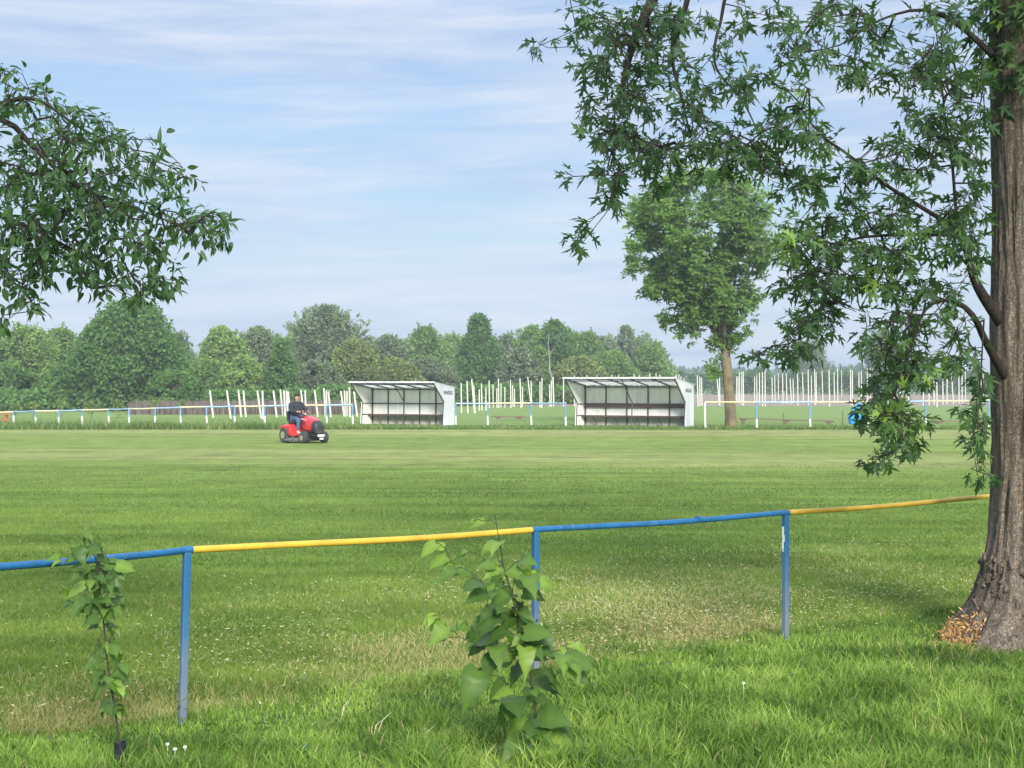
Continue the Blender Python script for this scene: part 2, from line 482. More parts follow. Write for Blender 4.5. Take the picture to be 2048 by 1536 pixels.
def scatter(name, tv, tf, pos, axis, nrm, scale, rnd, m, parent=None, off=None, dry=None, rib=None):
    tv = np.asarray(tv, float); tf = np.asarray(tf, int)
    y = nrmz(np.asarray(axis, float)); x = nrmz(np.cross(y, np.asarray(nrm, float))); z = np.cross(x, y)
    s = np.asarray(scale, float)
    if s.ndim == 1: s = np.stack([s, s, s], 1)
    v = (pos[:, None, :] + x[:, None, :] * (tv[None, :, 0:1] * s[:, None, 0:1]) + y[:, None, :] * (tv[None, :, 1:2] * s[:, None, 1:2])
         + z[:, None, :] * (tv[None, :, 2:3] * s[:, None, 2:3]))
    n = len(pos); k = len(tv)
    f = tf[None] + (np.arange(n) * k)[:, None, None]
    tone = np.repeat(rnd, k)
    if rib is not None: tone = np.clip(tone + np.tile(np.asarray(rib), n), 0, 1)
    at = {'rnd': tone}
    if dry is not None: at['dry'] = np.repeat(dry, k)
    return np_mesh(name, v, f.reshape(-1, tf.shape[1]), m, parent, at, off=off)

def outline_leaf(half, center, droop=.25, fold=.25):
    pts = half + [(-x, y) for x, y in reversed(half) if abs(x) > 1e-6]
    vs = [(center[0], center[1], 0)] + [(x, y, 0) for x, y in pts]
    vs = [(x, y, fold * abs(x) - droop * max(y, 0) ** 2) for x, y, _ in vs]
    n = len(pts)
    return vs, [(0, 1 + i, 1 + (i + 1) % n) for i in range(n)]

MAPLE = outline_leaf([(0, 0), (.08, .05), (.28, -.02), (.20, .12), (.12, .20), (.34, .34), (.60, .70), (.33, .56), (.13, .40), (.10, .54), (.19, .78), (.08, .82), (0, 1.12)], (0, .28), .3, .18)
def rib_leaf(half, droop=.25, fold=.25, wav=.0):
    vs, fs, rib = [], [], []
    n = len(half)
    for i, (x, y) in enumerate(half):
        ym = min(max(y, 0), half[-1][1] * .97)
        for xx, yy in ((-x, y), (0, ym), (x, y)):
            z = fold * abs(xx) - droop * max(yy, 0) ** 2 + wav * math.sin(yy * 14 + xx * 5) * abs(xx)
            vs.append((xx, yy, z)); rib.append(.16 if xx == 0 else 0.0)
    for i in range(n - 1):
        a, b = 3 * i, 3 * i + 3
        fs += [(a, a + 1, b + 1, b), (a + 1, a + 2, b + 2, b + 1)]
    return vs, fs, rib
OVAL = rib_leaf([(.01, 0), (.12, .12), (.19, .34), (.20, .55), (.14, .78), (.05, .94), (.004, 1.05)], .35, .35)
HEART = rib_leaf([(.02, .02), (.16, -.10), (.34, -.07), (.46, .10), (.48, .26), (.44, .36), (.45, .46), (.38, .56), (.37, .64), (.27, .74), (.23, .82), (.10, .94), (.005, 1.12)], .42, .16, .10)
DIAMOND = ([(0, 0, 0), (.42, .5, .06), (0, 1, -.05), (-.42, .5, .06)], [(0, 1, 2, 3)])
SLIM = ([(0, 0, 0), (.16, .45, .03), (0, 1, -.08), (-.16, .45, .03)], [(0, 1, 2, 3)])

def rdir(n):
    return nrmz(rng.normal(size=(n, 3)))

# ------------------------------------------------------------------ grass
def blades(name, xy, h, wd, lean, rnd, dry, segs, m, z0=0.0, parent=None):
    n = len(xy)
    an = rng.uniform(0, 2 * np.pi, n); la = rng.uniform(0, 2 * np.pi, n)
    sx, sy = np.cos(an), np.sin(an)
    lx, ly = np.cos(la) * lean, np.sin(la) * lean
    ts = [i / segs for i in range(segs)]
    rows = []
    for t in ts:
        cx = xy[:, 0] + lx * h * t ** 1.8; cy = xy[:, 1] + ly * h * t ** 1.8
        cz = z0 + h * (t - .18 * lean * t * t)
        ww = wd * (1 - .55 * t) * .5
        rows.append(np.stack([cx - sx * ww, cy - sy * ww, cz], 1))
        rows.append(np.stack([cx + sx * ww, cy + sy * ww, cz], 1))
    rows.append(np.stack([xy[:, 0] + lx * h, xy[:, 1] + ly * h, z0 + h * (1 - .3 * lean)], 1))
    v = np.stack(rows, 1); k = v.shape[1]
    tf = []
    for i in range(segs - 1):
        a = 2 * i
        tf += [(a, a + 1, a + 3), (a, a + 3, a + 2)]
    tf.append((2 * segs - 2, 2 * segs - 1, 2 * segs))
    tf = np.array(tf)
    f = tf[None] + (np.arange(n) * k)[:, None, None]
    return np_mesh(name, v, f.reshape(-1, 3), m, parent, {'rnd': np.repeat(rnd, k), 'dry': np.repeat(dry, k)})

def vnoise(xy, s, seed=0):                 # cheap smooth 2-D value noise
    r = np.random.default_rng(seed); g = r.random((257, 257))
    p = xy * s + 1000.3
    i = np.floor(p).astype(int); f = p - i; f = f * f * (3 - 2 * f)
    a = lambda dx, dy: g[(i[:, 0] + dx) % 257, (i[:, 1] + dy) % 257]
    return (a(0, 0) * (1 - f[:, 0]) + a(1, 0) * f[:, 0]) * (1 - f[:, 1]) + (a(0, 1) * (1 - f[:, 0]) + a(1, 1) * f[:, 0]) * f[:, 1]

def fbm2(xy, s, seed=0):
    return .55 * vnoise(xy, s, seed) + .3 * vnoise(xy, s * 2.1, seed + 1) + .15 * vnoise(xy, s * 4.3, seed + 2)

def side(xy):                              # >0 beyond the near fence
    return -(FD.y * (xy[:, 0] - FA.x) - FD.x * (xy[:, 1] - FA.y))

def trap(n, d0, d1, mx=1.5, k=.40, pw=1.0):
    u = rng.random(n)
    d = d0 + (d1 - d0) * u ** pw
    x = rng.uniform(-1, 1, n) * (k * d + mx)
    return np.stack([x, d], 1)

TRX, TRY = 3.86, 11.1
xy = trap(330000, 5.6, 15.5, 1.2, .40, 1.15)
s_ = side(xy); fb = fbm2(xy, .9, 3)
keep = (s_ < .25 + .5 * (fb - .5)) & (np.hypot(xy[:, 0] - TRX, xy[:, 1] - TRY) > .55)
xy = xy[keep]; fb = fb[keep]
n = len(xy)
clump = vnoise(xy, 5.0, 9)
tuft = vnoise(xy, 2.6, 14); h = (.02 + .10 * fb + .20 * clump * tuft ** 1.3) * rng.uniform(.4, 1.3, n)
edge = np.clip((-side(xy) + .2) / 1.2, .45, 1); h *= edge
dry = ((rng.random(n) < .035 + .25 * np.clip(.46 - fb, 0, 1))).astype(float) * rng.uniform(.4, 1, n)
chipz = np.hypot(xy[:, 0] - 3.35, (xy[:, 1] - 10.85) * 1.2)
h = np.where(chipz < .5, h * np.clip(chipz / .5, .25, 1), h)
o = blades('long_grass', xy, h, rng.uniform(.004, .0095, n), rng.uniform(.15, 1.1, n), np.clip(.0 + .65 * fbm2(xy, 1.0, 5) + .65 * (vnoise(xy, 3.4, 15) - .25) + rng.normal(0, .17, n), 0, 1), dry, 3, M['blade'], .008)
tag(o, 'long uncut green grass in front of the near rail', 'grass', kind='stuff')

xy = trap(520000, 8.0, 36.0, 1.5, .37, 1.5)
s_ = side(xy); keep = (s_ > .1) & (rng.random(len(xy)) < np.clip((36 - xy[:, 1]) / 20, 0, 1)); xy = xy[keep]
n = len(xy); fb = fbm2(xy, .55, 21)
nearf = np.clip(1 - side(xy) / 5.0, 0, 1)
pdry = np.clip((fb - .47 + .16 * np.exp(-((xy[:, 0] - 1.2) / 1.7) ** 2)) * 3.0, 0, .9) * np.clip(1.35 * nearf, 0, 1) * .8 + .05 * nearf + .015
dry = (rng.random(n) < pdry) * rng.uniform(.5, 1, n)
h = rng.uniform(.016, .05, n) * (1 + .5 * nearf)
wd = rng.uniform(.004, .009, n) * (1 + xy[:, 1] / 26.0)
strk = vnoise(xy * np.array([.05, 1.5]), 1.0, 31)
o = blades('mown_grass', xy, h, wd, rng.uniform(.2, 1.1, n), np.clip(.5 + 1.1 * (fbm2(xy * np.array([.55, 1.0]), .55, 8) - .5) + .8 * (vnoise(xy * np.array([.6, 1.0]), 1.7, 55) - .5) + .35 * (strk - .5) + rng.normal(0, .12, n), 0, 1), dry, 1, M['turf_blade'], .004)
tag(o, 'short mown turf of the football pitch', 'grass', kind='stuff')

# dry clippings lying behind the rail
xy = trap(42000, 8.3, 18, 1.0, .38)
s_ = side(xy); fb = fbm2(xy, .7, 21)
keep = (s_ > 0) & (rng.random(len(xy)) < np.clip((fb - .42 + .07 * np.exp(-((xy[:, 0] - 1.2) / 1.6) ** 2)) * 3.0, .02, 1) * np.clip(1.15 - s_ / 5.5, .03, 1)); xy = xy[keep]; n = len(xy)
o = scatter('dry_clippings', SLIM[0], SLIM[1], np.column_stack([xy, rng.uniform(.02, .05, n)]), np.column_stack([rng.normal(size=(n, 2)), rng.uniform(-.2, .5, n)]), rdir(n) * .4 + [0, -.3, 1],
            np.column_stack([rng.uniform(.018, .036, n), rng.uniform(.014, .042, n), rng.uniform(.02, .04, n)]), rng.random(n) ** 1.4, M['straw'], dry=np.ones(n))
tag(o, 'pale dry grass clippings behind the near rail', 'clippings', kind='stuff')

# seeding stalks and pale dry stems in the verge
st = MB()
for (px, d, hh, lx) in [(55, 8.0, .42, -.03), (62, 7.9, .36, .05), (105, 8.2, .46, .02), (100, 7.9, .30, -.02), (40, 7.7, .33, .04), (300, 8.0, .30, .06), (318, 8.1, .24, .10), (560, 8.6, .22, .04), (575, 8.5, .26, .05), (640, 8.7, .22, -.05), (695, 8.8, .24, .06), (1260, 8.2, .25, .04), (1480, 8.6, .22, -.03), (130, 8.1, .34, .01), (20, 8.0, .3, 0), (760, 8.6, .22, .05), (860, 8.7, .2, .06), (1700, 8.4, .2, .03), (1830, 8.7, .22, -.04), (480, 8.3, .22, -.04)]:
    b = P(px, 0, d); b.z = 0
    pts = [b + Vector((lx * t * t * 2, .02 * t, hh * t)) for t in (0, .3, .6, .8, .9, 1)]
    st.tube(pts, [.0022, .002, .0017, .0036, .0044, .001], 5)
o = st.build('seeding_stalks', plain('stalk_green', (.10, .14, .045), .8)); tag(o, 'thin dark seeding grass stalks in the verge', 'grass', kind='stuff')
st = MB()
for (x0, y0, x1, y1, d) in [(838, 1496, 872, 1448, 7.9), (752, 1488, 744, 1452, 8.0), (748, 1472, 764, 1440, 8.0), (756, 1466, 783, 1424, 8.05), (684, 1432, 700, 1400, 8.4), (1712, 1476, 1722, 1462, 8.1), (1974, 1472, 1978, 1440, 8.1), (856, 1406, 852, 1376, 8.8), (1690, 1400, 1694, 1380, 9), (1412, 1358, 1408, 1340, 9.4)]:
    a, b = P(x0, y0, d), P(x1, y1, d + .05)
    mid = (a + b) * .5 + Vector((-.012, 0, .012))
    st.tube([a, mid, b], [.003, .0028, .001], 5)
M['pale_stem'] = plain('pale_dry_stem', (.42, .42, .24), .8)
o = st.build('dry_stems', M['pale_stem']); tag(o, 'pale bent dry stems in the verge grass', 'grass', kind='stuff')
# broad weed leaves and tiny white flowers
xy = trap(900, 6.6, 10.2, .8, .38); s_ = side(xy); fb = fbm2(xy, 1.1, 77)
xy = xy[(s_ < .1) & (fb > .56)]
n = len(xy)
o = scatter('broad_weeds', OVAL[0], OVAL[1], np.column_stack([xy, rng.uniform(.03, .10, n)]), np.column_stack([rng.normal(size=(n, 2)), rng.uniform(.1, 1.0, n)]), rdir(n) * .3 + [0, 0, 1], rng.uniform(.04, .10, n), rng.uniform(.3, .95, n), M['sap_leaf'])
tag(o, 'broad leaved weeds among the verge grass', 'weeds', kind='stuff')
M['petal'] = plain('white_petal', (.75, .75, .68), .7)
fm = MB()
for (px, py) in [(1487, 1366), (335, 1488), (350, 1498), (370, 1494)]:
    d = gd(py + 38); c = P(px, py, d)
    for q in range(6):
        a = q * math.pi / 3
        fm.ball(c + Vector((math.cos(a) * .007, math.sin(a) * .004, math.sin(a) * .004)), .0034, 6, 4)
    fm.tube([c, Vector((c.x, c.y, 0))], .0014, 4)
o = fm.build('clover_flowers', M['petal']); tag(o, 'tiny white clover flowers in the verge grass', 'flowers', kind='stuff')

# weeds and rough grass along the far rail
xy = np.column_stack([rng.uniform(-32, 32, 60000), 62.5 + 21 * rng.random(60000) ** 2.2])
fb = fbm2(xy, .35, 41)
leftside = np.clip((-4 - xy[:, 0]) / 4, 0, 1)
h = (.10 + .34 * fb) * (.45 + .75 * leftside) * rng.uniform(.5, 1.3, len(xy)) * np.clip(1.1 - (xy[:, 1] - 65.0) / 4.5, .14, 1)
n = len(xy)
o = blades('rough_grass', xy, h, rng.uniform(.02, .045, n), rng.uniform(.2, .9, n), np.clip(fbm2(xy, .5, 43) + rng.normal(0, .2, n), 0, 1), (rng.random(n) < .12) * .7, 2, M['weed_blade'], 0)
tag(o, 'rough unmown grass along the far rail', 'grass', kind='stuff')

# dry brush standing behind the leaning posts
n = 9000
xy = np.column_stack([rng.uniform(-24, -10, n), rng.uniform(93, 99, n)])
o = blades('dry_brush', xy, rng.uniform(.5, 1.0, n), rng.uniform(.03, .07, n), rng.uniform(0, .25, n), rng.random(n) * .7, rng.uniform(.5, 1, n), 2, grass_mat('dry_brush', (.10, .09, .07), (.14, .12, .10), (.2, .17, .14), (.13, .10, .09), (.27, .22, .19), .1), 0)
tag(o, 'grey brown dry brush behind the leaning white posts', 'brush', kind='stuff')

# ------------------------------------------------------------------ near rail fence
def square_post(mb, top, bot, w):
    t, b = Vector(top), Vector(bot); dx = Vector((FD.x, FD.y, 0)); dy = Vector((-FD.y, FD.x, 0))
    ring = lambda c: [c + dx * w / 2 + dy * w / 2, c - dx * w / 2 + dy * w / 2, c - dx * w / 2 - dy * w / 2, c + dx * w / 2 - dy * w / 2]
    mb.loft([ring(b), ring(t)])
PT = {-1: (-330, 1160, 6.55), 0: (374, 1100, 8.38), 1: (1071, 1060, 9.75), 2: (1571, 1026, 11.07), 3: (2010, 990, 12.6), 4: (2390, 962, 14.2)}
base = P(*PT[1]); base.z = 0
nf = thing('rail_fence', 'blue and yellow tubular rail fence nearest the camera, ending behind the trunk', 'fence', base)
tops = {k: P(*v) for k, v in PT.items()}
ks = sorted(tops)
blue_post = paint('blue_post', (.012, .105, .235), .55, (.24, .25, .25), .45, 7, stretch=(1, 1, .25))
def worn_foot(m):
    nt = m.node_tree; bs = nt.nodes['Principled BSDF']; src = bs.inputs['Base Color'].links[0].from_socket
    pos = nd(nt, 'ShaderNodeNewGeometry').outputs['Position']; sp = nd(nt, 'ShaderNodeSeparateXYZ'); nt.links.new(pos, sp.inputs[0])
    nz = noise_n(nt, scaled(nt, pos, (1, 1, .3)), 26.0, 5, .65)
    f = nd(nt, 'ShaderNodeMapRange', {0: math_n(nt, 'ADD', sp.outputs[2], math_n(nt, 'MULTIPLY', nz, .55)), 1: .95, 2: .42, 3: 0.0, 4: .85}).outputs[0]
    nt.links.new(mixc(nt, f, src, (.15, .17, .20)), bs.inputs['Base Color'])
worn_foot(blue_post)
for k in ks:
    t = tops[k]; b = Vector((t.x, t.y, -.1))
    if k == 0: b.x -= .03
    mb = MB(); square_post(mb, t - Vector((0, 0, .012)), b, .041)
    po = mb.build('post', blue_post, nf, off=base, bevel=.006)
    if k == 2:
        f = MB(); rz_ = Matrix.Rotation(math.atan2(FD.y, FD.x), 3, 'Z')
        for zz0, zz1, wd_, sh_ in ((.10, .17, .020, .004), (.16, .21, .026, .0), (.205, .26, .018, .006), (.255, .285, .011, .004)):
            f.box(t + rz_ @ Vector((-.0217, sh_, -(zz0 + zz1) / 2)), (.0016 + .001 * random.random(), wd_ * .9, zz1 - zz0), rz_)
        f.build('bare_patch', M['white_paint'], nf, off=base)
for a, b_, mk in ((-1, 0, 'blue'), (0, 1, 'yellow'), (1, 2, 'blue'), (2, 3, 'yellow'), (3, 4, 'blue')):
    A, B = tops[a], tops[b_]
    dv = (B - A).normalized()
    pts = []
    for i in range(13):
        u = i / 12
        pts.append(A.lerp(B, u) + dv * (.03 if i == 0 else -.03 if i == 12 else 0) + Vector((0, 0, .003 * math.sin(u * 7 + a) - .008 * math.sin(math.pi * u))))
    mb = MB(); mb.tube(pts, .0195, 12)
    if (a, b_) == (1, 2):
        c = A.lerp(B, .62); mb.tube([c - dv * .012, c + dv * .012], .0225, 12)
    r_ = mb.build('rail', M[mk], nf, off=base, smooth=True)
    mb = MB(); mb.tube([A - dv * .032, A + dv * .032], .0215, 12)
    mb.build('joint', M['blue'], nf, off=base, smooth=True)

# ------------------------------------------------------------------ far rail fences
def far_fence(label, posts, first_white=False):
    bx = P(posts[0][0], 0, 66); bx.z = 0
    root = thing('rail_fence', label, 'fence', bx, group='far rails around the pitch')
    pp = []
    for i, (px, yr, yb) in enumerate(posts):
        d = min(gd(yb), 70)
        t = P(px, yr, d)
        pp.append(t)
        white = first_white and i == 0
        mb = MB(); mb.tube([Vector((t.x, t.y, t.z - .01)), Vector((t.x, t.y, .42))], .042, 8)
        po = mb.build('post', M['white_paint'] if white else M['far_blue'], root, off=bx, smooth=True)
        mb = MB(); mb.tube([Vector((t.x, t.y, .42)), Vector((t.x + .02, t.y, -.05))], .045, 8)
        mb.build('post_foot', M['white_paint'], po, off=bx, smooth=True)
    for i in range(len(pp) - 1):
        a, b = pp[i], pp[i + 1]
        mb = MB(); mid = (a + b) / 2 + Vector((0, 0, random.uniform(-.02, .01)))
        mb.tube([a, mid, b], .038, 8)
        mb.build('rail', M[('rail_blue', 'cream_paint')[(i + (1 if first_white else 0)) % 2]], root, off=bx, smooth=True)
far_fence('long far rail of blue and cream bays running left of the dugouts', [(-70, 826, 849), (-20, 825, 848), (27, 823.7, 849), (71, 822, 853), (117, 821.5, 853), (164, 820, 851), (217, 819, 850), (258, 817.7, 853), (310, 816.6, 851), (361, 814.7, 848), (413, 813.5, 848), (469, 812.5, 850), (529, 812, 850), (590, 811, 850), (653, 810.5, 849), (705, 809.5, 848)])
far_fence('short far rail joining the two dugouts with a bench behind it', [(911, 807, 848), (975, 807, 847), (1062, 806.5, 849), (1131, 806.5, 852)])
far_fence('far rail right of the dugouts, passing in front of the lone tree', [(1410, 804.5, 857), (1513, 804.5, 858), (1620, 804, 858), (1735, 803, 857), (1851, 802.5, 856), (1977, 801, 857), (2085, 801, 857), (2190, 800, 857)], True)

# ------------------------------------------------------------------ orchard posts
RAW = [(420, 781, 427, 834), (454, 781, 462, 836), (477, 780, 483, 833), (487, 781, 492, 833), (515, 781, 523, 836), (525, 781, 527, 838), (547, 781, 554, 833), (561, 779, 566, 831), (568, 781, 571, 832), (573, 781, 576, 832), (576.5, 783, 581, 834), (602, 780, 608, 831), (610.5, 780, 612, 832), (629.5, 780, 636, 832), (648, 776, 651, 832), (653, 780, 653, 832), (657, 783, 662, 833), (682, 782, 689, 832), (689, 781, 691, 832), (694, 782, 694.5, 832), (699, 775, 700, 833), (708, 783, 715, 832),
 (922.4, 766, 923, 825), (934, 762, 936, 825), (943.5, 758, 949, 825), (947.5, 771, 950.5, 825), (958.5, 779, 958.5, 820), (963, 767, 964, 820), (971.7, 775, 972, 820), (978, 761, 979, 815), (986, 769, 986.5, 814), (993.5, 777, 994, 814), (997, 757, 997.5, 815), (1002, 767, 1002, 814), (1009.7, 774, 1009.7, 814), (1021, 759.5, 1022, 815), (1025, 770, 1026, 812), (1029, 777, 1029, 812), (1040, 757, 1042, 815), (1045, 774, 1045, 812), (1055.5, 754, 1063, 815), (1062, 761, 1063.5, 812), (1080, 763.5, 1080, 813.6), (1084, 755.6, 1083.5, 815), (1099, 769, 1100, 812), (1102.5, 761, 1102.5, 812), (1106.5, 754, 1107, 812), (1115, 773, 1115, 804), (1120.5, 763.5, 1121, 804), (1127, 754, 1127, 812),
 (1149, 751, 1149, 812), (1167.6, 755, 1167.6, 812), (1173.7, 750, 1174, 812), (1194, 751, 1194, 812), (1208, 754.5, 1208, 812), (1224, 749, 1224, 812), (1237, 750, 1237, 812), (1268, 748, 1268, 812), (1279, 750, 1279, 812), (1299.5, 746.5, 1299.5, 812), (1312, 746.5, 1312, 812), (1319, 750, 1319, 812),
 (1352, 749, 1353, 812), (1357.5, 749, 1358, 812), (1362, 753, 1362, 812), (1368, 757, 1368, 812), (1394.5, 750, 1396, 812), (1399.4, 753, 1400, 811), (1403, 755, 1404, 811), (1433.6, 750, 1438.7, 810), (1439, 750, 1439.6, 810),
 (1473, 752.7, 1473.3, 804), (1476, 752, 1476.3, 804), (1479, 745, 1479.3, 806), (1483.5, 743.6, 1483.5, 809), (1486.5, 743, 1487, 810), (1509, 753, 1509.4, 804), (1513.4, 750, 1514, 804), (1518.7, 745, 1519, 807), (1524.7, 744, 1525, 812), (1530, 742, 1530.5, 812), (1544, 754, 1544.7, 804), (1549.4, 750, 1550, 802), (1556.5, 746.6, 1557, 798), (1565, 747, 1566, 807), (1572.4, 747, 1574, 807), (1580, 757, 1583, 807), (1586, 758, 1587, 803), (1595, 745, 1596, 810), (1605, 745, 1606.5, 806), (1616, 739, 1617, 810), (1622.7, 751, 1623, 803), (1629, 739, 1630.5, 809), (1632, 744, 1633, 806), (1644, 742, 1646, 804), (1658, 740, 1659, 812), (1668, 744, 1669, 804), (1675, 737, 1675.7, 803), (1683, 740.6, 1683.6, 793),
 (1701, 739, 1701.3, 809), (1704.5, 740, 1704.5, 809), (1717.6, 744, 1718, 806), (1722.5, 742, 1723, 806), (1734.6, 737, 1735, 808), (1740, 737, 1740.5, 808), (1776, 742, 1776, 806), (1800, 745, 1800.5, 806), (1817, 739, 1817.5, 806), (1846, 748, 1846.5, 810), (1858, 746, 1858, 809), (1867.6, 752, 1868, 808), (1873.5, 761, 1874, 813), (1885.5, 758, 1886, 808), (1894, 740, 1894, 807), (1902, 737, 1907, 807), (1917.5, 734, 1918, 806), (1924, 736, 1924, 806), (1930.5, 735, 1931, 798), (1953, 734, 1954, 806), (1957, 738, 1957.5, 806), (1961.5, 736, 1962, 806), (1966, 739, 1966, 806)]
ZONES = [(0, 720, 'left of the left dugout'), (720, 1130, 'between the two dugouts'), (1130, 1340, 'rising behind the right dugout'),
         (1340, 1445, 'between right dugout and lone tree'), (1445, 1690, 'right of the lone tree trunk'), (1690, 2048, 'behind the hanging maple spray')]
ORD = ['first', 'second', 'third', 'fourth', 'fifth', 'sixth', 'seventh', 'eighth', 'ninth', 'tenth', 'eleventh', 'twelfth', 'thirteenth', 'fourteenth', 'fifteenth', 'sixteenth', 'seventeenth', 'eighteenth', 'nineteenth', 'twentieth', 'twenty-first', 'twenty-second', 'twenty-third', 'twenty-fourth', 'twenty-fifth', 'twenty-sixth', 'twenty-seventh', 'twenty-eighth', 'twenty-ninth', 'thirtieth']
for (a, b, txt) in ZONES:
    zs = sorted([p for p in RAW if a <= p[0] < b], key=lambda p: p[0])
    for i, (x0, y0, x1, y1) in enumerate(zs):
        d = gd(y1 + 1.0)
        B = P(x1, y1, d); B.z = -.05
        T = P(x0, y0, d) + Vector((0, 0, 0))
        mb = MB()
        hw = .048 if x1 < 720 else .043
        dx, dy = Vector((hw, 0, 0)), Vector((0, hw, 0))
        rg = lambda c, s: [c + (dx + dy) * s, c + (dy - dx) * s, c - (dx + dy) * s, c + (dx - dy) * s]
        mb.loft([rg(B, 1), rg(T - Vector((0, 0, .04)), .86), rg(T, .6)])
        o = mb.build('orchard_post', M['concrete'], off=B); o.location = B
        lean = x1 - x0
        kind = 'leaning' if lean > 3.5 else 'slim' if (y1 - y0) < 50 else 'upright'
        k = ORD[i] + ' from the left' if i < len(zs) - 1 or len(zs) == 1 else 'last on the right'
        tag(o, kind + ' white post, ' + k + ' among those ' + txt, 'post', 'white orchard posts beyond the far rail')

# ------------------------------------------------------------------ dugouts
def dugout(label, px0, d0, rz, W, D, oh, ztip, zback, word, backboard, nbay):
    o_ = P(px0, 0, d0); o_.z = 0
    root = thing('team_dugout', label, 'dugout', o_, rz)
    prof = [(D, 0), (D, zback), (-oh, ztip), (-.02, 1.07), (-.12, 0)]
    for sgn, x in ((0, 0.0), (1, W)):
        mb = MB(); mb.prism(prof, x - .02, x + .02, lambda a, b, h: Vector((h, a, b)))
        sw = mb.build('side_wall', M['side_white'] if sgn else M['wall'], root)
        fr = MB(); xx = x + (.035 if not sgn else -.035)
        fr.tube([(xx, -.10, 0), (xx, -.01, 1.06), (xx, -oh + .03, ztip - .05)], .028, 6)
        fr.tube([(xx, 0, .99), (xx, D - .06, .99)], .022, 6); fr.tube([(xx, -.04, .47), (xx, D - .06, .47)], .022, 6)
        fr.build('edge_frame', M['steel'], sw)
        if sgn:
            cu = bpy.data.curves.new('letter_curve', 'FONT'); cu.body = word; cu.size = .22; cu.extrude = .002; cu.offset = .006
            cu.align_x = 'CENTER'; cu.space_character = 1.05
            tmp = bpy.data.objects.new('letter_curve', cu); COL.objects.link(tmp)
            dg = bpy.context.evaluated_depsgraph_get(); dg.update()
            lm = bpy.data.meshes.new_from_object(tmp.evaluated_get(dg)); bpy.data.objects.remove(tmp)
            lm.materials.clear(); to = link('lettering', lm, plain('black_lettering', (.03, .03, .04), .6))
            to.parent = sw; to.location = (x + .0235, (D - oh * .55) / 2 + .12, zback - .30); to.rotation_euler = (R(90), R(2), R(90))
    # back wall in boards
    mb = MB(); mb.box((W / 2, D - .03, (zback - .02) / 2 + .42 / 2), (W - .05, .03, zback - .02 - .42))
    bw = mb.build('back_wall', M['wall'], root)
    mb = MB(); mb.box((W / 2, D - .022, .205), (W - .05, .045, .41))
    mb.build('plinth', M['plinth'], root)
    for i in range(nbay + 1):
        x = .07 + (W - .14) * i / nbay
        mb = MB(); mb.box((x, D - .075, zback / 2), (.042, .05, zback - .04))
        mb.build('frame_upright', M['steel'], root)
    mb = MB(); mb.box((W / 2, D - .12, .98), (W - .1, .035, .05)); mb.box((W / 2, D - .11, zback - .07), (W - .1, .06, .06))
    mb.build('frame_rail', M['steel'], root)
    # roof sheet, fascia and beams
    sl = math.atan2(ztip - zback, D + oh); L = math.hypot(ztip - zback, D + oh) + .06
    rt = Matrix.Rotation(-sl, 3, 'X'); cm = Vector((W / 2, (D - oh) / 2, (ztip + zback) / 2 + .03))
    mb = MB()
    nseg = 56
    top = []
    for i in range(nseg + 1):
        x = -.06 + (W + .12) * i / nseg
        zc = .012 * math.sin(i * math.pi / 2 * 1.0)
        top.append((x, zc))
    rings = []
    for (yy) in (-L / 2, L / 2):
        rings.append([(x, yy, z) for x, z in top])
    vs = []
    for yy in (-L / 2, L / 2):
        for off in (.012, -.012):
            vs += [cm + rt @ Vector((x - W / 2, yy, z + off)) for x, z in top]
    nn = nseg + 1; fs = []
    for i in range(nseg):
        fs += [(i, i + 1, 2 * nn + i + 1, 2 * nn + i), (nn + i, 3 * nn + i, 3 * nn + i + 1, nn + i + 1), (i, nn + i, nn + i + 1, i + 1), (2 * nn + i, 2 * nn + i + 1, 3 * nn + i + 1, 3 * nn + i)]
    fs += [(0, 2 * nn, 3 * nn, nn), (nn - 1, 2 * nn - 1, 4 * nn - 1, 3 * nn - 1)]
    mb.add(vs, fs)
    rf = mb.build('roof', M['roof'], root)
    mb = MB(); mb.box(Vector((W / 2, -oh - .045, ztip + .03)), (W + .14, .03, .065))
    mb.build('fascia', M['white_paint'], rf)
    mb = MB()
    for i in range(nbay // 1 + 1):
        x = .07 + (W - .14) * i / nbay
        mb.box(cm + Vector((x - W / 2, 0, -.055)), (.05, L - .1, .05), rt)
    mb.box(cm + rt @ Vector((0, -L * .18, -.045)), (W - .1, .05, .04), rt)
    mb.box(cm + rt @ Vector((0, -L * .40, -.045)), (W - .1, .05, .04), rt)
    mb.build('roof_beam', M['steel'], rf)
    # middle prop with the same bent profile as the end walls
    mb = MB(); mb.tube([(W * .52, -.12, 0), (W * .52, -.01, 1.06), (W * .52, -oh + .05, ztip - .06)], .024, 6)
    mb.build('bent_prop', M['steel'], root)
    # bench
    mb = MB(); mb.box((W / 2, D - .30, .46), (W - .16, .36, .04)); mb.box((W / 2, D - .49, .445), (W - .16, .02, .06))
    se = mb.build('bench_seat', M['wood_dark'], root)
    for i in range(nbay):
        x = W * (i + .5) / nbay + .1
        mb = MB(); mb.tube([(x, D - .46, .42), (x + .04, D - .12, .06)], .02, 6); mb.tube([(x, D - .47, .42), (x, D - .12, .42)], .018, 6)
        mb.build('bench_bracket', M['steel'], se)
    if backboard:
        mb = MB(); mb.box((W / 2, D - .155, .93), (W - .12, .03, .20))
        mb.build('backrest_board', M['wood_dark'], root)
    # rain stained panel joints on the back wall
    mb = MB()
    for i in range(1, nbay * 2):
        x = W * i / (nbay * 2)
        mb.box((x, D - .0465, (zback + .42) / 2), (.012, .004, zback - .46))
    mb.build('panel_joint', plain('joint_grey', (.55, .55, .5), .8), bw)
    return root
M['plinth'] = paint('dirty_concrete', (.42, .40, .34), .85, (.22, .2, .14), .6, 4, spec=.2)
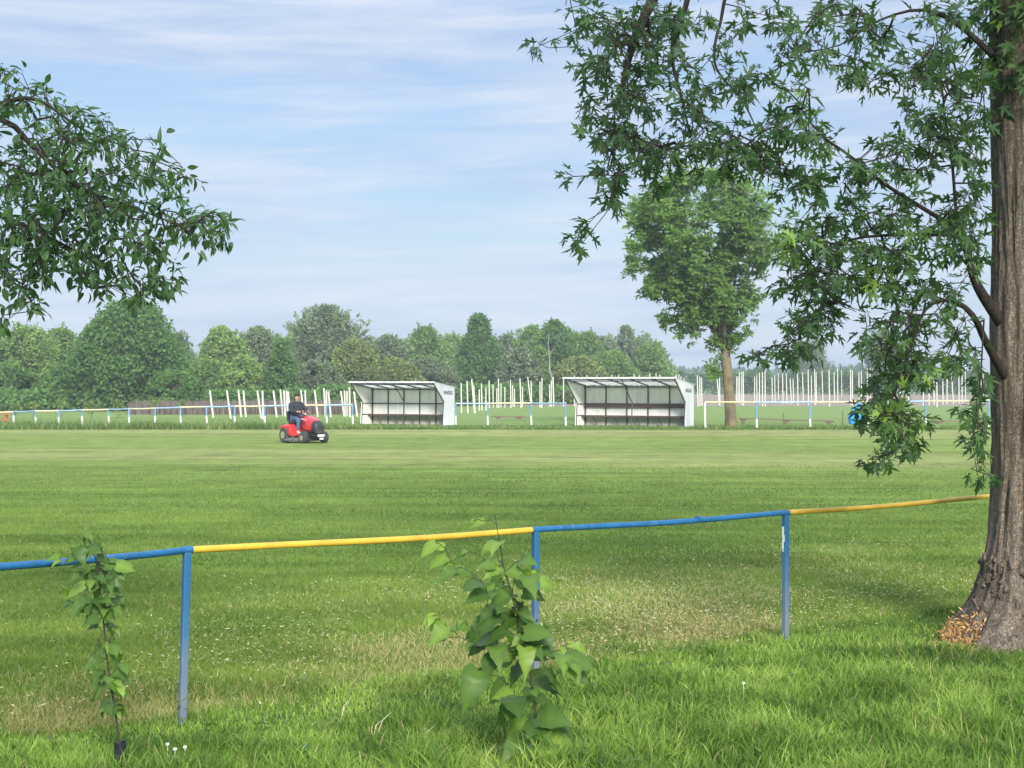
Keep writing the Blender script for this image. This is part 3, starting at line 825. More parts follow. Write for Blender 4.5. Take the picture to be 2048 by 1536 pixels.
dugout('left white dugout with sloping roof and VENDÉG painted on its end wall', 724, 71.0, R(-26), 4.45, .92, 1.05, 1.96, 1.72, 'VENDÉG', False, 5)
dugout('right white dugout with brown backrest board and HAZAI painted on its end wall', 1153, 68.2, R(-29), 5.35, .85, 1.2, 2.14, 1.84, 'HAZAI', True, 5)

# ------------------------------------------------------------------ benches, stakes, blue sack, timber
def plank_bench(label, x0, y0, x1, y1, d, legs, zt=.04):
    a, b = P(x0, y0, d), P(x1, y1, d); c = (a + b) / 2
    root = thing('plank_bench', label, 'bench', (c.x, c.y, 0), group='plank benches beyond the far rail')
    off = (c.x, c.y, 0)
    L = (b - a).length; ang = math.atan2(-(b.z - a.z), L)
    rt = Matrix.Rotation(ang, 3, 'Y')
    mb = MB(); mb.box(c, (L, .28, zt + .02), rt); mb.build('seat', M['wood_bench'], root, off=off, bevel=.008)
    for u in legs:
        q = a.lerp(b, u)
        mb = MB(); mb.box((q.x, q.y, (q.z - .04) / 2 - .02), (.12, .22, q.z - .02)); mb.box((q.x, q.y, q.z - .06), (.3, .2, .05)); mb.build('leg', M['wood_bench'], root, off=off)
plank_bench('short brown plank bench between the dugouts behind the rail', 982, 833, 1052, 833.5, 78, (.2, .8))
plank_bench('long brown plank bench right of the lone tree', 1479, 837, 1667, 842, 71, (.04, .5, .96))
plank_bench('brown plank bench partly hidden behind the maple trunk', 1836, 842, 1975, 842, 72, (.3, .85))
for px, yt, lab in ((1685, 822, 'thin brown stake standing right of the long bench'), (1566, 826, 'thin grey stake standing behind the long bench')):
    b = P(px, 0, 69.5); b.z = 0
    mb = MB(); mb.tube([(0, 0, -.05), (.02, 0, .35), (.0, 0, P(px, yt, 69.5).z)], [.035, .03, .028], 6)
    o = mb.build('wooden_stake', M['wood_bench']); o.location = b; tag(o, lab, 'stake', 'thin stakes beyond the far rail')
# blue sack
bl = MB(); b = P(1712, 0, 64.5); b.z = 0
rings = []
for i in range(15):
    t = i / 14; z = .18 + .90 * t
    rr = .36 * (math.sin(math.pi * min(1, .18 + .74 * t)) ** .7) * (1 - .35 * t)
    ring = []
    for k in range(18):
        a = 2 * math.pi * k / 18
        q = rr * (1 + .22 * noise.noise(Vector((math.cos(a) * 2.2, math.sin(a) * 2.2, z * 3))))
        ring.append(Vector((math.cos(a) * q + .22 * (t - .3), math.sin(a) * q * .7, z)))
    rings.append(ring)
bl.loft(rings)
o = bl.build('plastic_sack', paint('blue_plastic', (.03, .32, .68), .3, (.2, .5, .75), .4, 5), smooth=True); o.location = b
tag(o, 'bright blue plastic sack by the far rail, half hidden by maple leaves', 'sack')
bt = thing('timber_rack', 'orange brown timber frame low at the left edge beyond the far rail', 'timber', (P(2, 0, 72).x, 72, 0))
for sx_ in (-.9, .25):
    mb = MB(); mb.box((sx_, 0, .28), (.14, .14, .66)); mb.build('post', M['wood_rust'], bt)
for z in (.22, .52):
    mb = MB(); mb.box((-.35, -.1, z), (1.7, .06, .13), Matrix.Rotation(.06, 3, 'Y')); mb.build('board', M['wood_rust'], bt)

# ------------------------------------------------------------------ riding mower
mc = P(609, 0, 48.6); mc.z = 0
MR = R(-50)
mw = thing('riding_mower', 'red riding lawn mower with black grille cutting the far side of the pitch', 'lawn mower', mc, MR)
red = paint('red_bodywork', (.62, .028, .030), .3, (.4, .05, .04), .2, 6, spec=.6)
black = plain('black_plastic', (.022, .023, .027), .5)
tyre_m = plain('dusty_tyre', (.05, .048, .042), .85)
rim_m = plain('dusty_rim', (.30, .29, .19), .6)
deck_m = paint('grey_deck', (.10, .10, .095), .5, (.2, .19, .13), .5, 6)
def superring(cx, w, z0, z1, n=20, e=3.0, xoff=0):
    out = []
    for k in range(n):
        a = 2 * math.pi * k / n
        c, s = math.cos(a), math.sin(a)
        yy = abs(c) ** (2 / e) * (1 if c >= 0 else -1) * w / 2
        zz_ = abs(s) ** (2 / e) * (1 if s >= 0 else -1)
        z = (z0 + z1) / 2 + zz_ * (z1 - z0) / 2
        out.append(Vector((cx, yy, z)))
    return out
mb = MB()
mb.loft([superring(.10, .34, .44, .83), superring(.16, .40, .37, .87), superring(.36, .425, .34, .865), superring(.58, .415, .34, .82), superring(.74, .39, .36, .74)])
mb.build('hood', red, mw, smooth=True)
mb = MB()
mb.loft([superring(.72, .405, .31, .745), superring(.82, .39, .28, .70), superring(.90, .34, .28, .62), superring(.925, .27, .30, .56)])
gr = mb.build('grille', black, mw, smooth=True)
mb = MB()
for k in range(5): mb.box((.925 - .012 * k * .3, 0, .34 + .045 * k), (.02, .30 - .02 * k, .014))
mb.build('grille_bars', plain('grille_grey', (.09, .09, .1), .4), gr)
for sy in (-.13, .13):
    mb = MB(); mb.ball((.885, sy, .58), (.03, .05, .025)); mb.build('headlight', plain('lamp_lens', (.10, .10, .11), .15), gr, smooth=True)
# hood side vent and stripe
for sy in (-1, 1):
    mb = MB(); mb.prism([(.18, .60), (.40, .56), (.36, .70), (.2, .74)], .205 * sy, .216 * sy, lambda a, b, h: Vector((a, h, b)))
    mb.build('side_vent', plain('vent_dark_red', (.22, .015, .02), .5), mw)
    mb = MB(); mb.prism([(.14, .76), (.42, .73), (.42, .755), (.14, .80)], .200 * sy, .212 * sy, lambda a, b, h: Vector((a, h, b)))
    mb.build('hood_stripe', plain('pale_stripe', (.72, .5, .48), .4), mw)
# rear fender body
mb = MB()
def fender(cx, w, z0, z1): return superring(cx, w, z0, z1, 20, 4)
mb.loft([fender(-.86, .70, .42, .50), fender(-.80, .88, .38, .56), fender(-.60, .92, .40, .60), fender(-.40, .92, .40, .60), fender(-.26, .90, .34, .56), fender(-.16, .84, .26, .42), fender(.02, .80, .24, .31), fender(.10, .78, .24, .29)])
mb.build('rear_fender', red, mw, smooth=True)
for sy in (-1, 1):
    mb = MB(); mb.prism([(-.36, .56), (-.30, .30), (-.18, .22), (.14, .22), (.16, .28), (-.08, .32), (-.20, .54)], .40 * sy, .455 * sy, lambda a, b, h: Vector((a, h, b)))
    mb.build('footwell_panel', red, mw, bevel=.012)
mb = MB(); mb.box((.0, 0, .26), (.95, .50, .14)); mb.box((.55, 0, .27), (.6, .26, .1)); mb.box((-.55, 0, .30), (.5, .3, .16))
mb.build('chassis', black, mw, bevel=.02)
# seat
mb = MB(); mb.loft([superring(-.68, .40, .60, .68), superring(-.60, .46, .60, .70), superring(-.34, .46, .60, .69), superring(-.26, .40, .61, .67)])
se = mb.build('seat', black, mw, smooth=True)
mb = MB(); bkr = []
for t in np.linspace(0, 1, 5):
    bkr.append([Vector((-.66 - .10 * t + u * .045, v * (.22 - .05 * t * t), .68 + .34 * t)) for u, v in ((1, 1), (1, .5), (1.2, 0), (1, -.5), (1, -1), (-1, -1), (-1.2, 0), (-1, 1))])
mb.loft(bkr); mb.build('seat_back', black, se, smooth=True, bevel=.0)
# dash, column and wheel
mb = MB(); mb.loft([superring(.02, .30, .40, .84), superring(.12, .38, .38, .88)]); mb.build('dashboard', black, mw, smooth=True)
mb = MB(); mb.tube([(.05, 0, .80), (-.10, 0, .92)], .022, 8)
rw = Matrix.Rotation(R(-38), 3, 'Y'); ctr = Vector((-.11, 0, .93))
pts = [ctr + rw @ Vector((.17 * math.cos(a), .17 * math.sin(a), 0)) for a in np.linspace(0, 2 * math.pi, 25)]
mb.tube(pts, .014, 7, cap=False)
for a in (0, 2.1, 4.2): mb.tube([ctr, ctr + rw @ Vector((.17 * math.cos(a), .17 * math.sin(a), 0))], .012, 6)
mb.build('steering_wheel', plain('wheel_dark_red', (.12, .02, .025), .5), mw, smooth=True)
# cutting deck between the axles with a discharge chute
mb = MB()
dk = [(-.30, -.50), (-.12, -.58), (.20, -.56), (.38, -.40), (.40, .36), (.22, .52), (-.14, .54), (-.32, .44)]
mb.prism(dk, .07, .17, lambda a, b, h: Vector((a, b, h)))
mb.prism([(-.2, -.3), (.24, -.28), (.24, .28), (-.2, .3)], .17, .21, lambda a, b, h: Vector((a, b, h)))
mb.box((.0, -.62, .10), (.36, .14, .05), Matrix.Rotation(R(18), 3, 'X'))
mb.build('cutting_deck', deck_m, mw, bevel=.012)
# axle, bumper, plate
mb = MB(); mb.tube([(.55, -.36, .17), (.55, .36, .17)], .026, 8); mb.tube([(-.55, -.32, .24), (-.55, .32, .24)], .03, 8); mb.build('axle', black, mw)
mb = MB(); mb.tube([(.80, -.2, .24), (.96, -.17, .24), (.96, .17, .24), (.80, .2, .24)], .018, 8); mb.build('bumper', black, mw)
mb = MB(); mb.box((.985, 0, .255), (.012, .26, .07)); mb.box((.98, .02, .155), (.012, .15, .06)); mb.build('number_plate', M['white_paint'], mw, bevel=.004)
def wheel(x, y, r, wd, rim_r):
    sg = 1 if y > 0 else -1
    mb = MB()
    prof = [(rim_r, -wd / 2), (r * .86, -wd / 2), (r * .97, -wd * .38), (r, -wd * .2), (r, wd * .2), (r * .97, wd * .38), (r * .86, wd / 2), (rim_r, wd / 2)]
    mb.lathe(prof, (x, y, r), 'y', 28)
    for k in range(22):
        a = 2 * math.pi * k / 22
        mb.box((x + math.cos(a) * r * .99, y, r + math.sin(a) * r * .99), (.022, wd * .72, .016), Matrix.Rotation(-a + math.pi / 2, 3, 'Y'))
    wo_ = mb.build('wheel', tyre_m, mw, smooth=True)
    mb = MB(); mb.lathe([(.001, sg * wd * .30), (rim_r * .3, sg * wd * .34), (rim_r * .55, sg * wd * .24), (rim_r * .9, sg * wd * .30), (rim_r * 1.03, sg * wd * .52)], (x, y, r), 'y', 24)
    mb.build('rim', rim_m, wo_, smooth=True)
for y in (-.38, .38): wheel(-.55, y, .245, .21, .12)
for y in (-.39, .39): wheel(.55, y, .185, .16, .09)

# ------------------------------------------------------------------ the person driving
def skin_obj(name, nodes, edges, mat_, parent, lv=2, root=0):
    me = bpy.data.meshes.new(name)
    me.from_pydata([n[0] for n in nodes], edges, [])
    o = link(name, me, mat_, parent)
    md = o.modifiers.new('skin', 'SKIN')
    me.skin_vertices.new() if not me.skin_vertices else None
    sv = me.skin_vertices[0].data
    for i, nn_ in enumerate(nodes):
        r = nn_[1]
        sv[i].radius = (r, r) if not isinstance(r, tuple) else r
        sv[i].use_root = (i == root)
    md.use_smooth_shade = True
    sb = o.modifiers.new('sub', 'SUBSURF'); sb.levels = lv; sb.render_levels = lv
    return o
pr = thing('person', 'person in dark jacket and blue jeans driving the red mower', 'person', mc, MR)
skin_m = plain('skin', (.42, .25, .18), .55)
jacket_m = plain('dark_jacket', (.020, .022, .032), .8)
jeans_m = plain('blue_jeans', (.06, .10, .17), .85)
hair_m = plain('dark_hair', (.018, .014, .012), .7)
shoe_m = plain('pale_shoes', (.55, .48, .46), .7)
# body: pelvis root, spine, neck, head, arms with fingers, legs
N, E = [], []
def add(p, r, par=None):
    N.append((p, r)); i = len(N) - 1
    if par is not None: E.append((par, i))
    return i
pel = add((-.48, 0, .80), (.13, .16)); sp1 = add((-.50, 0, .98), (.115, .145), pel); ch = add((-.50, 0, 1.16), (.125, .17), sp1)
nk0 = add((-.48, 0, 1.30), .065, ch); nk = add((-.45, 0, 1.345), .060, nk0); hd0 = add((-.43, 0, 1.395), (.085, .075), nk); hd = add((-.42, 0, 1.475), (.10, .085), hd0); add((-.42, 0, 1.545), (.075, .065), hd)
ARM = {}
for s in (-1, 1):
    sh = add((-.49, .175 * s, 1.25), .062, ch); el = add((-.36, .27 * s, 1.03), .046, sh); wr = add((-.15, .175 * s, .995), .030, el)
    pm = add((-.085, .155 * s, 1.005), (.022, .038), wr)
    for k, (fy, fl_) in enumerate(((.030, .055), (.012, .065), (-.008, .06), (-.026, .048))):
        a = add((-.045, (.155 + fy) * s, 1.012), .0095, pm); b2 = add((-.022, (.155 + fy * 1.1) * s, .995), .0085, a); add((-.030, (.155 + fy * 1.1) * s, .995 - fl_ * .5), .0075, b2)
    t1 = add((-.105, (.155 - .04) * s, .985), .010, pm); add((-.085, (.155 - .06) * s, .968), .008, t1)
for s in (-1, 1):
    hp = add((-.45, .10 * s, .765), .085, pel); kn = add((-.04, .21 * s, .72), .062, hp); an_ = add((.00, .25 * s, .37), .042, kn)
    add((.12, .27 * s, .315), .035, an_)
bd = skin_obj('body', N, E, skin_m, pr)
J = [((-.48, 0, .80), (.185, .22)), ((-.51, 0, .98), (.185, .22)), ((-.51, 0, 1.16), (.185, .235)), ((-.485, 0, 1.29), (.12, .135)), ((-.465, 0, 1.35), .090)]
JE = [(0, 1), (1, 2), (2, 3), (3, 4)]
for s in (-1, 1):
    i = len(J); J += [((-.49, .195 * s, 1.24), .105), ((-.36, .285 * s, 1.03), .080), ((-.27, .24 * s, 1.01), .070), ((-.16, .182 * s, .997), .054)]
    JE += [(2, i), (i, i + 1), (i + 1, i + 2), (i + 2, i + 3)]
skin_obj('jacket', J, JE, jacket_m, pr)
T = [((-.47, 0, .775), (.15, .18))]; TE = []
for s in (-1, 1):
    i = len(T); T += [((-.42, .105 * s, .765), .105), ((-.20, .17 * s, .76), .092), ((-.03, .212 * s, .72), .080), ((.0, .235 * s, .54), .066), ((.0, .25 * s, .40), .060)]
    TE += [(0, i), (i, i + 1), (i + 1, i + 2), (i + 2, i + 3), (i + 3, i + 4)]
skin_obj('jeans', T, TE, jeans_m, pr)
for s in (-1, 1):
    skin_obj('shoe', [((-.03, .252 * s, .345), .050), ((.05, .258 * s, .33), .048), ((.13, .27 * s, .315), .046), ((.18, .275 * s, .31), .030)], [(0, 1), (1, 2), (2, 3)], shoe_m, pr)
hm = MB(); rings = []
for i in range(1, 9):
    th = math.pi * .62 * i / 8
    rings.append([Vector((-.445 + .118 * math.sin(th) * math.cos(a) - .012, .098 * math.sin(th) * math.sin(a), 1.488 + .118 * math.cos(th) - (0.0 if math.cos(a) < .3 else -.05 * (th > 1.2)))) for a in np.linspace(0, 2 * math.pi, 18, endpoint=False)])
hm.loft(rings); hm.build('hair', hair_m, pr, smooth=True)
fm = MB()
for s in (-1, 1): fm.ball((-.335, .034 * s, 1.483), (.012, .016, .010), 8, 6)
fm.build('eyes', plain('eye_dark', (.03, .025, .02), .3), pr, smooth=True)
fm = MB(); fm.tube([(-.336, 0, 1.483), (-.318, 0, 1.448), (-.335, 0, 1.440)], [.010, .017, .012], 8); fm.build('nose', skin_m, pr, smooth=True)
fm = MB(); fm.tube([(-.345, -.026, 1.410), (-.335, 0, 1.413), (-.345, .026, 1.410)], .007, 6); fm.build('mouth', plain('lips', (.28, .12, .10), .5), pr, smooth=True)
fm = MB()
for s in (-1, 1): fm.ball((-.44, .088 * s, 1.463), (.022, .012, .034), 8, 6)
fm.build('ears', skin_m, pr, smooth=True)

# ------------------------------------------------------------------ branching by nearest neighbour growth
def grow(skel, targets, tip=.0028, pw=2.35, step=.22, sag=.03, limb=1.0):
    """skel: list of polylines of (point, min radius); first point of each later line is joined to its nearest node"""
    pos, par, rmin = [], [], []
    def smooth_line(line):
        if len(line) < 3: return line
        out = []
        for i in range(len(line) - 1):
            p0, p1, p2, p3 = [np.array(line[min(max(k, 0), len(line) - 1)][0], float) for k in (i - 1, i, i + 1, i + 2)]
            for q in range(3):
                t = q / 3
                pt = .5 * (2 * p1 + (p2 - p0) * t + (2 * p0 - 5 * p1 + 4 * p2 - p3) * t * t + (3 * p1 - p0 - 3 * p2 + p3) * t ** 3)
                out.append((tuple(pt), line[i][1] * (1 - t) + line[i + 1][1] * t))
        return out + [line[-1]]
    for li, line in enumerate([smooth_line(l) for l in skel]):
        prev = -1
        if li > 0:
            q = np.array(line[0][0]); prev = int(np.argmin(np.linalg.norm(np.array(pos) - q, axis=1)))
        for j in range(len(line) - 1):
            a, b = Vector(line[j][0]), Vector(line[j + 1][0])
            k = max(1, int((b - a).length / step))
            for i in range(k + (1 if j == len(line) - 2 else 0)):
                u = i / k
                pos.append(tuple(a.lerp(b, u))); par.append(prev); prev = len(pos) - 1
                rmin.append(line[j][1] * (1 - u) + line[j + 1][1] * u)
    pos = [np.array(p) for p in pos]
    T = np.array(targets); nT = len(T)
    Pn = np.array(pos)
    dist = np.full(nT, 1e9); near = np.zeros(nT, int)
    for i in range(0, len(Pn)):
        dd = np.linalg.norm(T - Pn[i], axis=1)
        m_ = dd < dist; dist[m_] = dd[m_]; near[m_] = i
    done = np.zeros(nT, bool); tnode = np.zeros(nT, int)
    for _ in range(nT):
        dd = np.where(done, 1e9, dist); i = int(np.argmin(dd)); done[i] = True
        a = pos[near[i]]; b = T[i]; L = np.linalg.norm(b - a); k = max(1, int(L / step)); prev = near[i]
        newn = []
        for q in range(1, k + 1):
            u = q / k
            p = a + (b - a) * u
            if q < k: p = p + rng.normal(0, .012 * L, 3) + np.array([0, 0, sag * L * math.sin(math.pi * u)])
            pos.append(p); par.append(prev); rmin.append(tip); prev = len(pos) - 1; newn.append(prev)
        tnode[i] = prev
        for q in newn:
            d2 = np.linalg.norm(T - pos[q], axis=1)
            m_ = d2 < dist; dist[m_] = d2[m_]; near[m_] = q
    n = len(pos); nsk = len(Pn); ch = [[] for _ in range(n)]
    for i, p in enumerate(par):
        if p >= 0: ch[p].append(i)
    rad = [0.0] * n
    for i in range(n - 1, -1, -1):
        s = sum(rad[c] ** pw for c in ch[i])
        rad[i] = rmin[i] * limb if i < nsk else max(tip, min(s ** (1 / pw), .012 if tip < .004 else .05))
    chains = []
    stack = [i for i in range(n) if par[i] < 0]
    starts = [(None, i) for i in stack]
    while starts:
        p, i = starts.pop()
        c = [p] if p is not None else []
        while True:
            c.append(i)
            if not ch[i]: break
            big = max(ch[i], key=lambda q: rad[q])
            for o in ch[i]:
                if o != big: starts.append((i, o))
            i = big
        if len(c) > 1: chains.append(c)
    return np.array(pos), np.array(par), np.array(rad), chains, tnode

def branch_mesh(name, pos, rad, chains, m, parent, off, n=5, rmax=None):
    mb = MB()
    for c in chains:
        pts = [pos[i] for i in c]; rr = [rad[i] for i in c]
        if len(rr) > 1: rr[0] = min(rr[0], rr[1] * 1.15)
        mb.tube(pts, [float(x) for x in rr], n if max(rr) < .03 else 9, cap=False)
    return mb.build(name, m, parent, off=off, smooth=True)

def ellipses(lst, d0, dj, gap=.29):
    out = []
    for (cx, cy, rx, ry, k) in lst:
        for _ in range(k):
            while True:
                u, v = rng.uniform(-1, 1, 2)
                if u * u + v * v < 1: break
            if vnoise(np.array([[(cx + u * rx) / 42.0, (cy + v * ry) / 30.0]]), 1.0, 17)[0] < gap: continue
            out.append(tuple(P(cx + u * rx, cy + v * ry, d0 + rng.normal(0, dj))))
    return out

# ------------------------------------------------------------------ the big maple on the right
tb = Vector((TRX, TRY, 0))
mp = thing('maple_tree', 'big rough barked maple at the right edge with drooping toothed leaves', 'tree', tb)
rings = []; NS = 150
def trunk_r(z):
    return .315 - .008 * z + .03 * math.exp(-((z - 2.25) / .5) ** 2) + .20 * math.exp(-(z / .30) ** 1.3) + .02 * math.exp(-z / .6)
for i in range(190):
    z = -.06 + (i / 189) ** 1.15 * 6.6
    ring = []
    for k in range(NS):
        a = 2 * math.pi * k / NS; ca, sa = math.cos(a), math.sin(a)
        r = trunk_r(max(z, 0))
        fl_ = math.exp(-max(z, 0) / .30)
        r += fl_ * .07 * max(0, math.sin(a * 5 + .8 + .8 * noise.noise(Vector((ca * 1.5, sa * 1.5, 3))))) 
        r += .13 * fl_ * max(0, math.cos(a - R(200))) ** 2
        lob = noise.noise(Vector((ca * 1.3, sa * 1.3, z * .22 + 4)))
        r += .035 * lob
        q = Vector((ca * 3.6, sa * 3.6, z * .8 + 9))
        ridge = 1 - abs(noise.noise(q * 1.15)) * 2
        ridge2 = 1 - abs(noise.noise(Vector((ca * 9, sa * 9, z * 1.6)) + Vector((3, 1, 2)))) * 2
        r += .020 * ridge + .011 * ridge2
        r += (.015 + .025 * fl_) * fl_ ** .5 * noise.noise(Vector((ca * 7, sa * 7, z * 7)))
        # deep vertical seam
        da = (a - R(243) - .10 * math.sin(z * 1.1)) ; da = (da + math.pi) % (2 * math.pi) - math.pi
        r -= .055 * math.exp(-(da / .055) ** 2) * min(1, max(0, (2.2 - z) / .6))
        ring.append(Vector((TRX + ca * r + .03 * math.sin(z * .9), TRY + sa * r, z)))
    rings.append(ring)
mb = MB(); mb.loft(rings)
# bark plates lifting off near the base belong to the same bark
for i in range(150):
    z = random.uniform(.03, .62); a = R(random.uniform(150, 300))
    r = trunk_r(z) + .13 * math.exp(-z / .3) * max(0, math.cos(a - R(200))) ** 2 + .035
    c = Vector((TRX + math.cos(a) * r, TRY + math.sin(a) * r, z))
    rt = Matrix.Rotation(a, 3, 'Z') @ Matrix.Rotation(random.uniform(-.7, .3), 3, 'Y') @ Matrix.Rotation(random.uniform(-.7, .7), 3, 'X')
    mb.box(c - Vector((math.cos(a), math.sin(a), 0)) * .018, (.016, random.uniform(.012, .03), random.uniform(.04, .12)), rt)
mb.build('trunk', M['bark'], mp, off=tb, smooth=True)

EL = [(1160, 25, 35, 25, 9), (1105, 85, 40, 14, 9), (1200, 90, 60, 60, 36), (1270, 60, 60, 70, 60), (1230, 150, 70, 60, 58), (1250, 220, 60, 60, 52), (1190, 210, 40, 30, 16), (1300, 180, 50, 60, 34), (1330, 80, 50, 70, 40), (1380, 50, 50, 50, 28), (1390, 110, 40, 40, 20), (1340, 230, 50, 50, 30), (1270, 280, 60, 50, 40), (1200, 280, 50, 30, 20), (1280, 325, 50, 30, 20), (1175, 345, 55, 10, 14), (1230, 345, 40, 28, 15), (1210, 390, 38, 25, 13), (1190, 430, 22, 25, 9), (1160, 475, 20, 12, 6), (1440, 100, 30, 50, 18), (1460, 180, 30, 30, 14), (1390, 180, 35, 40, 18), (1400, 240, 40, 35, 20), (1465, 250, 22, 35, 13), (1400, 300, 40, 30, 16), (1330, 290, 35, 30, 13), (1450, 300, 45, 30, 20), (1350, 330, 25, 20, 8), (1420, 345, 30, 20, 10), (1320, 370, 30, 18, 8), (1480, 30, 30, 30, 9),
      (1510, 170, 38, 30, 20), (1585, 190, 35, 40, 26), (1560, 30, 30, 35, 12), (1590, 70, 20, 30, 9), (1570, 100, 30, 18, 8), (1640, 55, 20, 20, 5), (1680, 20, 50, 25, 22), (1720, 50, 40, 30, 20), (1760, 65, 28, 18, 10), (1620, 105, 50, 16, 14), (1700, 120, 50, 22, 20), (1740, 150, 45, 22, 16), (1690, 155, 20, 15, 5), (1590, 240, 50, 30, 26), (1540, 260, 30, 20, 10), (1625, 275, 35, 25, 14), (1660, 295, 28, 18, 8), (1530, 300, 50, 30, 24), (1490, 330, 50, 25, 20), (1560, 340, 50, 18, 14),
      (1860, 30, 40, 40, 25), (1840, 90, 50, 40, 30), (1880, 130, 48, 50, 42), (1820, 150, 45, 30, 22), (1895, 180, 38, 40, 30), (1850, 200, 48, 38, 32), (1930, 15, 40, 25, 14), (1965, 165, 18, 30, 12), (1890, 245, 55, 35, 34), (1962, 225, 18, 40, 15), (1840, 235, 40, 18, 10), (1860, 300, 70, 22, 30), (1780, 290, 50, 16, 14), (1930, 300, 38, 35, 26), (1760, 330, 60, 25, 22), (1700, 340, 50, 22, 18), (1640, 350, 60, 22, 20), (1600, 372, 50, 18, 14), (1830, 335, 45, 18, 14), (1955, 390, 22, 55, 28), (1905, 400, 25, 22, 9), (1820, 385, 50, 16, 10), (1740, 390, 55, 22, 22), (1680, 400, 50, 22, 18), (1720, 432, 70, 26, 32), (1640, 450, 50, 28, 24), (1590, 470, 38, 38, 25), (1780, 452, 60, 26, 28), (1850, 445, 45, 30, 20), (1925, 455, 48, 45, 40), (1700, 490, 70, 28, 40), (1620, 510, 55, 38, 40), (1780, 510, 60, 28, 35), (1850, 515, 60, 35, 36), (1930, 525, 40, 36, 22), (1660, 560, 55, 26, 28), (1740, 550, 60, 24, 26), (1590, 560, 38, 28, 18), (1820, 570, 55, 22, 24), (1880, 580, 40, 25, 16), (1640, 610, 35, 38, 28), (1590, 630, 24, 18, 8), (1900, 640, 48, 25, 18), (1840, 622, 40, 18, 12), (1620, 660, 38, 25, 20), (1570, 690, 38, 20, 17), (1530, 710, 22, 12, 6), (1600, 708, 28, 18, 9), (1660, 645, 16, 25, 6), (1722, 630, 14, 12, 3), (1738, 668, 18, 24, 7), (1800, 640, 36, 25, 14), (1850, 672, 45, 25, 20), (1930, 695, 38, 35, 20), (1880, 722, 38, 24, 16), (1800, 702, 38, 28, 24), (1762, 692, 22, 26, 9), (1820, 742, 48, 26, 28), (1780, 772, 48, 28, 32), (1850, 762, 28, 18, 9), (1760, 812, 48, 22, 30), (1800, 832, 45, 22, 32), (1735, 832, 14, 12, 4), (1830, 852, 22, 28, 15), (1790, 852, 38, 18, 18), (1828, 882, 22, 22, 12), (1798, 900, 22, 16, 9), (1770, 915, 26, 10, 8), (1745, 922, 12, 8, 3), (1960, 762, 16, 40, 10), (1957, 830, 12, 40, 12), (1955, 885, 16, 40, 14), (1953, 930, 12, 28, 9), (1930, 822, 10, 18, 4), (1978, 945, 8, 12, 3)]
targets = ellipses(EL, 10.55, .42)
